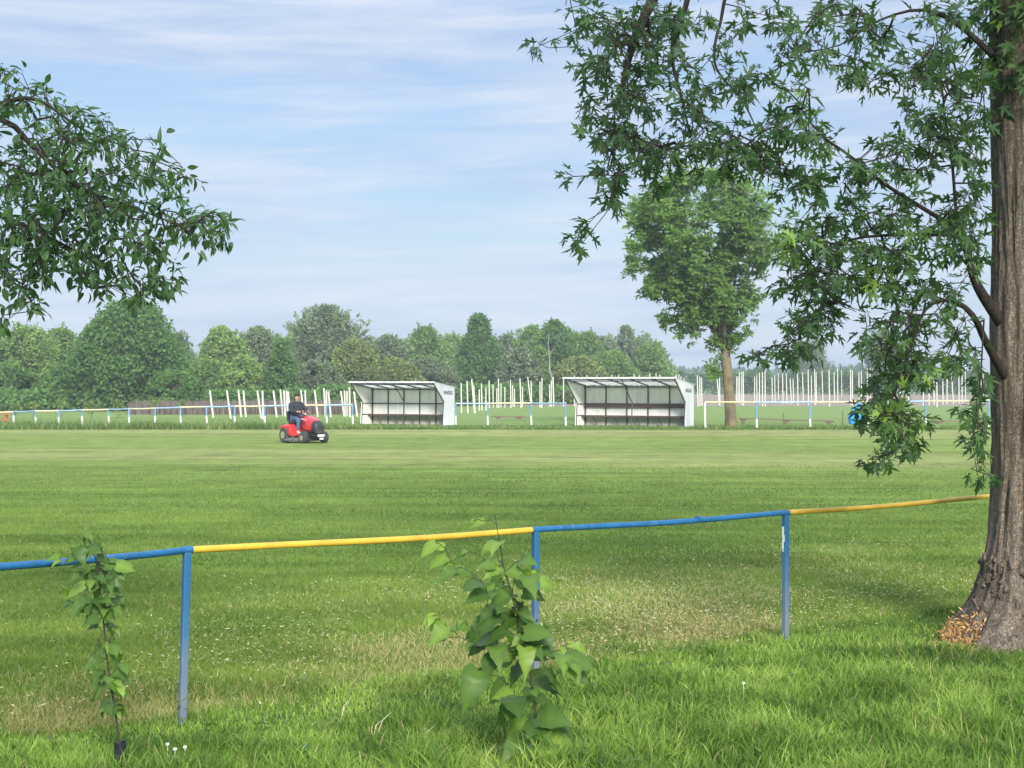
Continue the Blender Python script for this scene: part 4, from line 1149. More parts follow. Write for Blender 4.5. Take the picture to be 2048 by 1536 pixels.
# crown above and round the frame: the part of the tree that shades the ground
up = []
while len(up) < 420:
    p = rng.uniform(-1, 1, 3)
    if np.linalg.norm(p) > 1: continue
    q = np.array([TRX - .2, TRY - .1, 6.9]) + p * np.array([3.9, 3.9, 3.6])
    if vnoise(np.array([[q[0] * .9 + q[2] * .5, q[1] * .9 - q[2] * .4]]), 1.0, 5)[0] < .42: continue
    py = HZ - (q[2] - EYE) * F / q[1]; px = 1024 + q[0] * F / q[1]
    if py > -40 and px < 2120: continue
    if q[2] < 3.6: continue
    up.append(tuple(q))
allT = np.array(targets + up)
def L_(*pts): return [(tuple(P(a, b, c)), r) for a, b, c, r in pts]
tr = lambda z, r: ((TRX, TRY, z), r)
skel = [[tr(1.2, .05), tr(2.6, .05), tr(4.5, .05), tr(6.4, .20), ((TRX - .1, TRY + .1, 8.2), .12), ((TRX, TRY, 9.6), .05)],
        [((TRX, TRY, 5.6), .13)] + L_((1850, -520, 10.8, .11), (1600, -420, 10.6, .09), (1400, -180, 10.5, .075), (1310, -10, 10.5, .062), (1265, 90, 10.45, .045), (1242, 190, 10.45, .025)),
        L_((1420, -200, 10.5, .05), (1372, 10, 10.5, .032), (1348, 80, 10.5, .026), (1346, 130, 10.5, .022), (1362, 190, 10.5, .014), (1385, 290, 10.5, .008), (1398, 350, 10.5, .005)),
        L_((1560, -380, 10.6, .05), (1460, -40, 10.5, .022), (1442, 40, 10.5, .018), (1430, 90, 10.5, .016), (1434, 140, 10.5, .014), (1480, 195, 10.5, .011), (1505, 240, 10.5, .008), (1518, 278, 10.5, .005)),
        [((TRX - .16, TRY, 2.25), .09)] + L_((1965, 590, 10.9, .062), (1942, 540, 10.8, .045), (1925, 470, 10.7, .032), (1860, 425, 10.6, .026), (1775, 372, 10.5, .021), (1700, 312, 10.45, .016), (1645, 272, 10.4, .011), (1612, 232, 10.4, .007)),
        L_((1942, 540, 10.8, .03), (1915, 440, 10.8, .022), (1905, 330, 10.75, .018), (1890, 230, 10.7, .014), (1880, 130, 10.7, .009), (1870, 40, 10.7, .006)),
        L_((1925, 470, 10.7, .03), (1800, 470, 10.5, .02), (1700, 480, 10.4, .015), (1640, 520, 10.4, .011), (1620, 600, 10.4, .008), (1560, 690, 10.4, .005)),
        [((TRX - .16, TRY - .05, 1.85), .07)] + L_((1975, 690, 10.8, .045), (1945, 630, 10.6, .034), (1900, 600, 10.5, .024), (1850, 620, 10.4, .018), (1820, 700, 10.35, .014), (1790, 790, 10.3, .011), (1820, 860, 10.3, .007), (1790, 900, 10.3, .005)),
        L_((1968, 640, 10.6, .012), (1962, 740, 10.5, .009), (1956, 830, 10.5, .007), (1955, 930, 10.5, .004)),
        [((TRX - .2, TRY - .05, 4.2), .05)] + L_((1930, 60, 10.7, .03), (1850, 20, 10.6, .02), (1760, 40, 10.5, .013), (1680, 90, 10.4, .009), (1600, 105, 10.4, .006)),
        [((TRX, TRY, 5.0), .09), ((TRX + 1.8, TRY - .6, 6.6), .06), ((TRX + 3.0, TRY - .8, 7.4), .03)],
        [((TRX, TRY, 5.8), .09), ((TRX + .4, TRY + 1.9, 7.4), .05), ((TRX + .2, TRY + 3.0, 8.4), .03)],
        [((TRX, TRY, 5.2), .09), ((TRX - .6, TRY - 1.9, 6.8), .05), ((TRX - .9, TRY - 3.0, 7.6), .03)]]
pos, par, rad, chains, tn = grow(skel, allT, limb=.62)
# the first chain inside the trunk stays hidden in it
branch_mesh('branches', pos, rad, chains, M['twig'], mp, tb)
def leafing(pos, par, tn, k_lo, k_hi, spread, droop, size, sj, template, m, name, parent, off, rfun=None, targets=None):
    p_, a_, n_, s_, r_ = [], [], [], [], []
    for i in tn:
        d = pos[i] - pos[par[i]]; L = np.linalg.norm(d); d = d / max(L, 1e-6)
        br = rfun(pos[i]) if rfun else 0
        for _ in range(rng.integers(k_lo, k_hi + 1)):
            ax = d * .6 + rng.normal(0, spread, 3) + np.array([0, 0, -droop]); ax /= np.linalg.norm(ax)
            st_ = pos[i] + ax * rng.uniform(.01, .05) + rng.normal(0, .015, 3)
            nn_ = np.array([0, -.25, .8]) + rng.normal(0, .45, 3)
            p_.append(st_); a_.append(ax); n_.append(nn_); s_.append(size * rng.uniform(1 - sj, 1 + sj) * np.array([rng.uniform(.75, 1.3), 1, rng.uniform(.2, 2.2)])); r_.append(np.clip(rng.beta(2, 3) * .8 + br, 0, 1))
    return scatter(name, template[0], template[1], np.array(p_), np.array(a_), np.array(n_), np.array(s_), np.array(r_), m, parent, off, rib=template[2] if len(template) > 2 else None)
def maple_tone(p):  # shade on the left mass and sunlit patches put into the leaf colour
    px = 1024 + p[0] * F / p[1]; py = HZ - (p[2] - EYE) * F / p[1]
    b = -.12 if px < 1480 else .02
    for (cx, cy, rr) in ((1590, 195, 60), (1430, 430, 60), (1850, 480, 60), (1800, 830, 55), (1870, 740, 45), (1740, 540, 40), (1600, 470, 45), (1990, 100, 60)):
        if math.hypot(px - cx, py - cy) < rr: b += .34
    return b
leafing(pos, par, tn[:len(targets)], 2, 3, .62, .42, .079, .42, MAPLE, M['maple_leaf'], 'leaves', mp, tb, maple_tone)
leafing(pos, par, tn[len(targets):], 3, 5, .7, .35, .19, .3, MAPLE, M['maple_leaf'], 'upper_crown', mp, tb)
# leafy shoots on the trunk
sh = []
for _ in range(330):
    z = rng.uniform(3.9, 5.0); a = R(rng.uniform(150, 300))
    if z < 4.1 and rng.random() < .6: continue
    r = trunk_r(z) + rng.uniform(.03, .16)
    sh.append((TRX + math.cos(a) * r, TRY + math.sin(a) * r, z))
sh = np.array(sh); n = len(sh); outw = nrmz(sh - np.array([TRX, TRY, 0]) * 1.0 - np.column_stack([np.zeros(n), np.zeros(n), sh[:, 2]]))
scatter('shoot_leaves', MAPLE[0], MAPLE[1], sh, outw * .5 + rng.normal(0, .4, (n, 3)) + [0, 0, -.5], outw * .6 + [0, 0, .6] + rng.normal(0, .3, (n, 3)), rng.uniform(.07, .14, n), rng.uniform(.2, .95, n), M['maple_leaf'], mp, tb)
# wood chips at the foot of the trunk
n = 4200
aa = rng.uniform(R(165), R(290), n); rr = rng.uniform(.42, .98, n)
cx = TRX - .12 + np.cos(aa) * rr * 1.0; cy = TRY + np.sin(aa) * rr * .75
kp = (np.hypot((cx - 3.36) / .27, (cy - 10.86) / .24) < .75 + .35 * rng.random(n) + .9 * (rng.random(n) < .05) * rng.random(n)); cx, cy, rr = cx[kp], cy[kp], rr[kp]; n = len(cx)
cz = np.clip(.27 - (rr - .40) * .75, .03, .3) * rng.uniform(.35, 1.0, n)
o = scatter('wood_chips', SLIM[0], SLIM[1], np.column_stack([cx, cy, cz]), rng.normal(size=(n, 3)) + [0, 0, -.2], rdir(n) * .5 + [-.4, -.5, .6], np.column_stack([rng.uniform(.02, .05, n), rng.uniform(.015, .055, n), rng.uniform(.03, .06, n)]), rng.random(n), M['chips'], dry=np.ones(n))
tag(o, 'orange wood chips heaped at the foot of the big maple', 'wood chips', kind='stuff')

# ------------------------------------------------------------------ tree reaching in from the left
EL2 = [(18, 150, 28, 18, 9), (60, 190, 55, 22, 22), (120, 230, 55, 28, 30), (20, 205, 25, 22, 14), (170, 262, 55, 36, 45), (90, 275, 60, 28, 30), (230, 295, 55, 36, 44), (60, 335, 75, 45, 68), (150, 335, 70, 45, 62), (240, 350, 65, 36, 44), (305, 300, 38, 22, 15), (340, 322, 45, 22, 18), (390, 350, 24, 10, 7), (320, 360, 40, 28, 16), (365, 392, 22, 10, 5), (40, 415, 75, 48, 80), (140, 412, 78, 48, 82), (220, 420, 58, 38, 46), (290, 422, 48, 32, 26), (360, 445, 48, 26, 24), (410, 455, 42, 26, 26), (440, 438, 24, 26, 11), (442, 480, 18, 12, 5), (395, 497, 18, 10, 6), (30, 492, 65, 46, 58), (110, 490, 65, 38, 52), (180, 490, 48, 36, 34), (290, 482, 48, 32, 30), (312, 530, 36, 32, 26), (232, 530, 28, 26, 11), (160, 530, 48, 26, 24), (60, 550, 48, 28, 26), (200, 572, 28, 18, 13), (282, 562, 26, 12, 9), (330, 572, 34, 16, 14), (270, 592, 26, 12, 8), (40, 590, 28, 26, 14), (62, 612, 18, 16, 6), (8, 640, 14, 12, 5), (8, 560, 14, 20, 6), (-60, 250, 60, 80, 40), (-60, 420, 60, 120, 70), (-120, 350, 60, 150, 50)]
t2 = ellipses(EL2, 9.0, .4, .20)
lb = P(-560, 0, 9.2); lb.z = 0
lt = thing('fruit_tree', 'leafy fruit tree reaching in from the left edge with pointed oval leaves', 'tree', lb)
mb = MB()
tp = [Vector((lb.x, lb.y, -.05)), Vector((lb.x + .02, lb.y, .4)), Vector((lb.x + .05, lb.y, 1.0)), Vector((lb.x + .03, lb.y, 1.7)), Vector((lb.x + .1, lb.y, 2.4)), Vector((lb.x + .15, lb.y, 3.2))]
mb.tube(tp, [.24, .17, .15, .145, .13, .10], 16)
mb.build('trunk', M['bark'], lt, off=lb, smooth=True)
up2 = []
while len(up2) < 160:
    p = rng.uniform(-1, 1, 3)
    if np.linalg.norm(p) > 1: continue
    q = np.array([lb.x, lb.y, 3.9]) + p * np.array([2.0, 2.2, 1.7])
    px = 1024 + q[0] * F / q[1]
    if px > -60: continue
    up2.append(tuple(q))
sk2 = [[(tuple(tp[2]), .05), (tuple(tp[4]), .11), (tuple(tp[5]), .09), ((lb.x + .1, lb.y, 4.6), .03)],
       [(tuple(tp[4]), .07)] + L_((-240, 120, 9.1, .05), (-80, 215, 9.0, .032), (0, 208, 9.0, .026), (50, 196, 9.0, .021), (95, 210, 9.0, .016), (170, 262, 9.0, .010), (270, 300, 9.0, .006)),
       [(tuple(tp[3]), .07)] + L_((-200, 200, 9.1, .05), (0, 238, 9.0, .030), (60, 288, 9.0, .026), (120, 345, 9.0, .022), (150, 372, 9.0, .018), (230, 400, 9.0, .011), (330, 440, 9.0, .006)),
       [(tuple(tp[3]), .05)] + L_((-150, 380, 9.0, .03), (0, 430, 8.9, .02), (110, 480, 8.9, .013), (220, 540, 8.9, .007))]
pos, par, rad, chains, tn = grow(sk2, np.array(t2 + up2), tip=.0024, limb=.62)
branch_mesh('branches', pos, rad, chains, M['twig'], lt, lb)
leafing(pos, par, tn[:len(t2)], 3, 4, .65, .3, .058, .4, OVAL, M['plum_leaf'], 'leaves', lt, lb)
leafing(pos, par, tn[len(t2):], 4, 6, .7, .3, .13, .3, OVAL, M['plum_leaf'], 'upper_crown', lt, lb)

# ------------------------------------------------------------------ lone tree beyond the far rail
AD = 66.0
ab = P(1458, 0, AD); ab.z = 0
at_ = thing('ash_tree', 'lone green tree with yellowish trunk standing beyond the far rail', 'tree', ab)
mb = MB()
tpx = [(1463, 862, .33), (1462, 845, .27), (1460, 810, .24), (1457, 770, .225), (1454, 735, .215), (1451, 708, .205), (1448, 680, .16), (1444, 640, .11), (1440, 590, .06), (1438, 540, .02)]
mb.tube([P(a, b, AD) for a, b, _ in tpx], [r for _, _, r in tpx], 16)
mb.build('trunk', M['ash_bark'], at_, off=ab, smooth=True)
PROF = [(700, 1450, 14), (670, 1428, 50), (640, 1412, 82), (610, 1405, 105), (580, 1408, 125), (550, 1408, 142), (500, 1410, 155), (450, 1414, 158), (410, 1412, 142), (380, 1405, 112), (358, 1400, 70), (345, 1400, 30)]
def prof_at(py):
    for (y0, c0, r0), (y1, c1, r1) in zip(PROF, PROF[1:]):
        if y1 <= py <= y0:
            u = (y0 - py) / (y0 - y1); return c0 + (c1 - c0) * u, r0 + (r1 - r0) * u
    return 1400, 10
T3 = []
cl_c = []
while len(cl_c) < 205:
    py = rng.uniform(350, 702); cx, r = prof_at(py)
    if rng.random() > (r / 160) ** 1.2: continue
    a = rng.uniform(0, 2 * np.pi); rr = r * math.sqrt(rng.uniform(.12, 1.0)) * rng.choice([.92, 1.0, 1.1])
    cl_c.append(tuple(P(cx + math.cos(a) * rr, py, AD) + Vector((0, math.sin(a) * rr * AD / F * .95, 0))))
for c in cl_c:
    s = rng.uniform(.22, .55)
    for _ in range(int(8 + 10 * s)):
        T3.append(tuple(np.array(c) + rng.normal(0, s * .6, 3) * np.array([1, 1, .75])))
# low sprig on the trunk
for _ in range(14): T3.append(tuple(P(1428 + rng.normal(0, 7), 735 + rng.normal(0, 9), AD + rng.normal(0, .2))))
sk3 = [[(tuple(P(1452, 735, AD)), .20), (tuple(P(1450, 705, AD)), .22)]]
for (x, y, dy, r) in ((1300, 500, .5, .09), (1350, 430, -1.5, .09), (1400, 400, .8, .1), (1440, 400, -.6, .11), (1500, 420, .5, .1), (1530, 480, -1.2, .08), (1380, 560, 2.4, .07), (1470, 520, 2.6, .08), (1420, 560, -2.6, .08), (1330, 600, -.4, .06), (1490, 600, .2, .07)):
    a = P(1451, 706, AD); b = P(x, y, AD) + Vector((0, dy, 0)); mid = a.lerp(b, .45) + Vector((0, 0, .7))
    sk3.append([(tuple(a), r), (tuple(mid), r * .6), (tuple(b), .02)])
pos, par, rad, chains, tn = grow(sk3, np.array(T3), tip=.008, step=.5)
branch_mesh('branches', pos, rad, chains, M['far_bark'], at_, ab)
pp, aa_, nn2, ss, rr_ = [], [], [], [], []
for i in tn:
    d = pos[i] - pos[par[i]]; d = d / max(np.linalg.norm(d), 1e-6)
    tone = rng.normal(0, .12)
    for _ in range(4):
        ax = d * .5 + rng.normal(0, .6, 3) + [0, 0, -.1]; ax /= np.linalg.norm(ax)
        sd = np.cross(ax, [0, 0, 1]); sd /= max(np.linalg.norm(sd), 1e-6)
        for q in range(7):
            t = .06 + .05 * (q // 2); s_g = (1 if q % 2 else -1) * (0 if q == 6 else 1)
            pp.append(pos[i] + ax * t); aa_.append(ax * .5 + sd * s_g + rng.normal(0, .2, 3)); nn2.append(np.array([0, -.3, .7]) + rng.normal(0, .6, 3)); ss.append(rng.uniform(.14, .24)); rr_.append(np.clip(.45 + tone + rng.normal(0, .18), 0, 1))
SLIM2 = ([(0, 0, 0), (.24, .45, .04), (0, 1, -.08), (-.24, .45, .04)], [(0, 1, 2, 3)])
scatter('crown', SLIM2[0], SLIM2[1], np.array(pp), np.array(aa_), np.array(nn2), np.array(ss), np.array(rr_), M['ash_leaf'], at_, ab)

# ------------------------------------------------------------------ saplings
def sapling(name, label, stem, d, leaves, scale, zoom, ox, oy, rfac, droop=.22):
    pts = [P(x, y, d) for x, y in stem]; b = Vector((pts[0].x, pts[0].y, 0))
    pts[0].z = -.02
    root = thing(name, label, 'sapling', b, group='young saplings by the near rail')
    n = len(pts)
    mb = MB(); mb.tube(pts, [.0068 - .0052 * i / (n - 1) for i in range(n)], 7)
    dense = []
    for i in range(n - 1):
        for u in np.linspace(0, 1, 8, endpoint=False): dense.append(pts[i].lerp(pts[i + 1], u))
    pz, ax, nr, sc, rn, todo = [], [], [], [], [], []
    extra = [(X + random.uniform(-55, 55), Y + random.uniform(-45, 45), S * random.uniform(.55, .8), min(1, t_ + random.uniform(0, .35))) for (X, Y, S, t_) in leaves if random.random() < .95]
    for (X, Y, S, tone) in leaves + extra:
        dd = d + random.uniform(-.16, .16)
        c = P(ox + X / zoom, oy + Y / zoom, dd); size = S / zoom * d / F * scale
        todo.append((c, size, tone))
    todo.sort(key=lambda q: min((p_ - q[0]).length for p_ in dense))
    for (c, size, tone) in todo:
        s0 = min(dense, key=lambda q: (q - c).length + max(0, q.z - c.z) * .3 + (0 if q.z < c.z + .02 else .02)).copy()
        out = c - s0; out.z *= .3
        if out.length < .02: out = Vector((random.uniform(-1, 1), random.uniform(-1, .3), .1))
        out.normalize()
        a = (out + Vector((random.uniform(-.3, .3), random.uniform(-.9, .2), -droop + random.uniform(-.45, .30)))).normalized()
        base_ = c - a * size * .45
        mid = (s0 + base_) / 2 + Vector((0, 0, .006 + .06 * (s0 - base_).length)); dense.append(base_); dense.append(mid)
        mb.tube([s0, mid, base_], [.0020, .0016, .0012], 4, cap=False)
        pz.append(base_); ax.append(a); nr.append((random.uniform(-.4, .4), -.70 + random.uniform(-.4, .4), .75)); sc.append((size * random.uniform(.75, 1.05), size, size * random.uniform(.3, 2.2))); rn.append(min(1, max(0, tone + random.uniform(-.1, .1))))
    mb.build('stem', M['green_stem'], root, off=b, smooth=True)
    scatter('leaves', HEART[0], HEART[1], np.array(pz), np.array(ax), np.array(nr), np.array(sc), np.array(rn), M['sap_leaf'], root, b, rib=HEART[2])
    return root
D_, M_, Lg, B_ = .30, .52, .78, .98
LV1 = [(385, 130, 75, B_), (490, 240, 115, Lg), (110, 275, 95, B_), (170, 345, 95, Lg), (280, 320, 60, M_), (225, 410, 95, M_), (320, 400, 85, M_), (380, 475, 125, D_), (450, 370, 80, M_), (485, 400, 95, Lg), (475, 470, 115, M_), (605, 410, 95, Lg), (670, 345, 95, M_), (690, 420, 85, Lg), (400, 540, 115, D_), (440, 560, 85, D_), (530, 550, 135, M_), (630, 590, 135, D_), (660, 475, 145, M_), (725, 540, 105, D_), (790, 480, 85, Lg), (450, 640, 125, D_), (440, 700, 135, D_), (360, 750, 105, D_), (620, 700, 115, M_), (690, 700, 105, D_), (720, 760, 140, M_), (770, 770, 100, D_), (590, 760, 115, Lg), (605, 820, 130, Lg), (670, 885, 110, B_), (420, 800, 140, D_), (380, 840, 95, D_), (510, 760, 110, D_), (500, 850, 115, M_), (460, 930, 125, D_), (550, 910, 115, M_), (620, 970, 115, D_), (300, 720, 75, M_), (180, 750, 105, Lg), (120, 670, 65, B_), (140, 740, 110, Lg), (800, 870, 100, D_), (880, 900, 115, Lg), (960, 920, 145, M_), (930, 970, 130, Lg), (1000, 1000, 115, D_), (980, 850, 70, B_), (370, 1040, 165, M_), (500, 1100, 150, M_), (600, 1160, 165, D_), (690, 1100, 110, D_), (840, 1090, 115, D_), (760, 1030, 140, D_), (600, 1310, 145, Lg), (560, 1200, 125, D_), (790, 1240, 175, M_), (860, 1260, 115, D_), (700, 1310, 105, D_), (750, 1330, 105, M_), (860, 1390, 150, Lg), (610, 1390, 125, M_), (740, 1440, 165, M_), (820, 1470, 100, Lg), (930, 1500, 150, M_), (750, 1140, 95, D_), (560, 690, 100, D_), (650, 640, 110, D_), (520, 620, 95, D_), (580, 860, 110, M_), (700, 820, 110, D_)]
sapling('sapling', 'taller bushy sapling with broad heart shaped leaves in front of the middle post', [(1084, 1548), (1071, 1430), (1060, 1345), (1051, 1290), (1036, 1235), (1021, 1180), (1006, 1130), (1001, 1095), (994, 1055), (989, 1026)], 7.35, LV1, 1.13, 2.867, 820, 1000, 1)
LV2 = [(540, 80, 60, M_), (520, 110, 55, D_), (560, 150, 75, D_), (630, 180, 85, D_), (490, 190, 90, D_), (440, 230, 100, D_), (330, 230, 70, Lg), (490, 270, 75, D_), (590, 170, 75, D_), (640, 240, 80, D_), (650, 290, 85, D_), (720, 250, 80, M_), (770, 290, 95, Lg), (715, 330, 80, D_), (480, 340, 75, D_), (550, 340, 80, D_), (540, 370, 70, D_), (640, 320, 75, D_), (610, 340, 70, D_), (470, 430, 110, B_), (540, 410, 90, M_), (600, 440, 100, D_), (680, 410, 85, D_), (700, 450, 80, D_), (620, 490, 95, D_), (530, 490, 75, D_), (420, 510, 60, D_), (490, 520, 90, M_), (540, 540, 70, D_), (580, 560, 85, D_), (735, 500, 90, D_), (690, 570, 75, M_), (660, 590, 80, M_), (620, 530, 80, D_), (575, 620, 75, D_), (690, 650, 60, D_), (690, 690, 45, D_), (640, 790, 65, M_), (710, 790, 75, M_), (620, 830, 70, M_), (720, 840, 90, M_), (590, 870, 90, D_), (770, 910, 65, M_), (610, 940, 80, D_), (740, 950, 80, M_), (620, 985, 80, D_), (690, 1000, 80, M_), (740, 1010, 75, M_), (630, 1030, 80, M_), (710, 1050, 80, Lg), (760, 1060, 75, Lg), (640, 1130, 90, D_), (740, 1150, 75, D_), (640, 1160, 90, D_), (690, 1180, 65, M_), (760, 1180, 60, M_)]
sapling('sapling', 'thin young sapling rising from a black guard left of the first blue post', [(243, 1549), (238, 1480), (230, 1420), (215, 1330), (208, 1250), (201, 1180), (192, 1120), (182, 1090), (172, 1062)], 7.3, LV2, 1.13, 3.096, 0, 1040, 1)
gb = P(240, 0, 7.3); gb.z = 0
mb = MB(); rings = []
for r, z in ((.028, -.02), (.029, .05), (.028, .11), (.030, .155), (.026, .155), (.025, .05)):
    rings.append([Vector((math.cos(a) * r * (1 + .05 * math.sin(3 * a)), math.sin(a) * r, z + (.008 * math.sin(a * 2) if z > .1 else 0))) for a in np.linspace(0, 2 * math.pi, 16, endpoint=False)])
mb.loft(rings, cap=False)
o = mb.build('tree_guard', plain('black_guard', (.015, .016, .022), .45), smooth=True); o.location = gb
tag(o, 'black plastic guard tube round the foot of the thin left sapling', 'tree guard')

# ------------------------------------------------------------------ trees beyond the field
def clump_points(profile, h, rx, ry, ncl, per, size, zlo=.02, flat=.8):
    P_, N_, A_, S_, R_ = [], [], [], [], []
    for _ in range(ncl):
        t = zlo + (1 - zlo) * rng.random() ** .85
        w_ = profile(t)
        a = rng.uniform(0, 2 * np.pi); q = math.sqrt(rng.uniform(.18, 1))
        rc = (.17 + .24 * rng.random()) * min(rx, h * .5) * (.55 + .45 * w_)
        c = np.array([math.cos(a) * q * max(.05, rx * w_ - rc * .55), math.sin(a) * q * max(.05, ry * w_ - rc * .55), min(t * h, h - rc * .55)])
        m_ = int(per * (.6 + .8 * rng.random()) * (.5 + .5 * w_))
        d = rdir(m_)
        rad_ = rc * rng.uniform(.55, 1.12, m_)
        p = c + d * rad_[:, None] * np.array([1, 1, flat])
        P_.append(p); N_.append(d * .9 + rng.normal(0, .5, (m_, 3)) + [0, 0, .35]); A_.append(rng.normal(size=(m_, 3)) + d * .3)
        S_.append(size * rng.uniform(.55, 1.3, m_)); tone = rng.normal(.45, .11)
        R_.append(np.clip(tone + rng.normal(0, .16, m_), 0, 1))
    return [np.concatenate(x) for x in (P_, N_, A_, S_, R_)]
prof_round = lambda t: max(.12, math.sin(math.pi * min(1, .22 + .78 * t)) ** .6)
prof_bush = lambda t: max(.15, (1 - t ** 2.2) ** .6)
prof_cone = lambda t: max(.08, 1 - t ** 1.25) if t > .25 else .75 + t
prof_pop = lambda t: max(.1, math.sin(math.pi * min(1, .16 + .80 * t)) ** .5)
prof_fan = lambda t: .35 + .65 * min(1, t * 1.6) if t < .8 else max(.15, 1 - (t - .8) * 3)

def far_tree(name, label, px, top, hw, d, m, prof=prof_bush, ncl=34, per=140, size=.30, zlo=.03, trunk_h=.35, trunk_r=.14, stems=1, tm='far_bark', feather=False, lean=0):
    b = P(px, 0, d); b.z = 0
    h = P(px, top, d).z; rx = hw * d / F
    root = thing(name, label, 'tree' if name.endswith('tree') else 'bush', b, group='trees beyond the field')
    mb = MB()
    for s in range(stems):
        dx = (s - (stems - 1) / 2) * .55
        mb.tube([(dx * .3, 0, -.1), (dx * .7, .05, h * trunk_h * .5), (dx * 1.3 + .1, .1, h * trunk_h), (dx * 1.8 + .15, .1, h * .75)], [trunk_r * 1.2, trunk_r, trunk_r * .75, trunk_r * .25], 8)
        for k in range(5):
            z0 = h * rng.uniform(.25, .6); a = rng.uniform(0, 6.28); L = rx * rng.uniform(.4, .8)
            mb.tube([(dx, .05, z0), (dx + math.cos(a) * L * .5, math.sin(a) * L * .5, z0 + L * .5), (dx + math.cos(a) * L, math.sin(a) * L, z0 + L * .9)], [trunk_r * .45, trunk_r * .3, trunk_r * .1], 6)
    mb.build('trunk', M[tm], root, smooth=True)
    p, nn_, ax, s, r = clump_points(prof, h, rx * 1.22, rx * .95, int(ncl * 2.1), int(per * 1.5), size * .8, zlo)
    if feather:
        k = 1500
        base_a = rng.uniform(-1, 1, k); zb = rng.uniform(.5, .8, k) * h
        nsp = 42
        sp_x = rng.uniform(-.85, .85, nsp); sp_y = rng.uniform(-.5, .5, nsp); sp_l = rng.uniform(.2, .42, nsp) * h * (1 - .35 * np.abs(sp_x))
        ii = rng.integers(0, nsp, k); t = rng.random(k)
        q = np.column_stack([sp_x[ii] * rx * (.75 + .45 * t) + rng.normal(0, .10, k), sp_y[ii] * rx + rng.normal(0, .10, k), h * .62 + sp_l[ii] * t * .98])
        q[:, 2] = np.minimum(q[:, 2], h)
        p = np.concatenate([p, q]); ax = np.concatenate([ax, np.column_stack([sp_x[ii] * .7 + rng.normal(0, .3, k), rng.normal(0, .3, k), np.ones(k)])]); nn_ = np.concatenate([nn_, rdir(k)]); s = np.concatenate([s, size * rng.uniform(.6, 1.2, k)]); r = np.concatenate([r, np.clip(rng.normal(.55, .15, k), 0, 1)])
    k = int(16 + hw * .5); sa_ = rng.uniform(0, 2 * np.pi, k); st_ = rng.uniform(.45, 1.0, k)
    for a0, t0 in zip(sa_, st_):
        w0 = prof(min(1, t0)); c0 = np.array([math.cos(a0) * rx * 1.15 * w0 * .85, math.sin(a0) * rx * .9 * w0 * .85, t0 * h * .93])
        dv_ = np.array([math.cos(a0) * .5, math.sin(a0) * .4, .35 + .75 * t0]) + rng.normal(0, .22, 3); dv_ /= np.linalg.norm(dv_)
        L0 = rng.uniform(.35, .95) * min(1.3, .16 * h + .2); m0 = int(14 + 26 * L0); u0 = rng.random(m0)
        q = c0 + np.outer(u0 * L0, dv_) + rng.normal(0, .16, (m0, 3)) * (1 - .7 * u0[:, None])
        p = np.concatenate([p, q]); nn_ = np.concatenate([nn_, rng.normal(0, .6, (m0, 3)) + [0, -.1, .6]]); ax = np.concatenate([ax, rng.normal(0, .6, (m0, 3)) + dv_]); s = np.concatenate([s, size * .75 * rng.uniform(.5, 1.2, m0)]); r = np.concatenate([r, np.clip(rng.normal(.52, .15, m0), 0, 1)])
    if lean:
        p[:, 0] += lean * np.clip(p[:, 2] / h, 0, 1) ** 2 * rx
    p[:, 2] = np.maximum(p[:, 2], .05)
    scatter('crown', DIAMOND[0], DIAMOND[1], p, ax, nn_, s, r, M[m], root)
    return root

FT = far_tree
FT('bush_tree', 'mid green bushy tree at the far left edge under the fruit tree', -55, 655, 95, 114, 'far_mid')
FT('bush_tree', 'pale willowy tree between the left edge and the round dark tree', 48, 655, 80, 116, 'far_light', size=.26)
FT('bush_tree', 'grey green bushy tree touching the left flank of the round dark tree', 122, 662, 62, 120, 'far_mid', size=.27)
FT('bush_tree', 'low dark bush in front of the trees at far left', 20, 735, 80, 108, 'far_dark', ncl=26)
FT('bush_tree', 'low deep green bush left of the round dark tree', 135, 735, 60, 106, 'far_dark', ncl=22)
FT('broadleaf_tree', 'big round dark green tree with several stems at left', 262, 603, 100, 107, 'far_dark', prof_round, ncl=75, per=150, size=.30, zlo=.13, trunk_h=.3, trunk_r=.13, stems=3)
FT('bush_tree', 'grey green tree peeping out right of the round dark tree', 352, 668, 34, 118, 'far_grey', ncl=24)
FT('bush_tree', 'low dark bush right below the round dark tree', 345, 745, 55, 104, 'far_dark', ncl=22)
FT('broadleaf_tree', 'light green tree with domed top left of the mower', 445, 657, 58, 126, 'far_light', prof_bush, ncl=36)
FT('bush_tree', 'soft green bush under the domed light tree', 415, 722, 58, 116, 'far_mid', ncl=26)
FT('bush_tree', 'pale grey green tree behind the dark bush above the mower', 515, 655, 52, 132, 'far_grey', size=.26, feather=True)
FT('bush_tree', 'light green bush left of the dark bush above the mower', 488, 715, 50, 112, 'far_light', ncl=26)
FT('broadleaf_tree', 'narrow deep green tree right above the mower driver', 562, 682, 46, 112, 'far_dark', prof_cone, ncl=34, per=150)
FT('willow_tree', 'tall feathery willow rising highest left of the dugouts', 652, 614, 84, 138, 'far_grey', prof_bush, ncl=46, size=.28, feather=True)
FT('bush_tree', 'yellowish tree below the right side of the feathery willow', 708, 680, 50, 128, 'far_yellow', ncl=30)
FT('bush_tree', 'greyish bush behind the left dugout roof corner', 630, 725, 64, 120, 'far_grey', ncl=28)
FT('bush_tree', 'pale grey tree above the left dugout', 778, 672, 46, 142, 'far_grey', ncl=26, feather=True, size=.25)
FT('bush_tree', 'yellow green bush right behind the left dugout', 785, 718, 66, 132, 'far_yellow', ncl=32)
FT('broadleaf_tree', 'mid green tree left of the dark double topped tree', 850, 657, 54, 152, 'far_mid', ncl=36)
FT('bush_tree', 'grey green bush above the right end of the left dugout', 862, 716, 56, 138, 'far_grey', ncl=28)
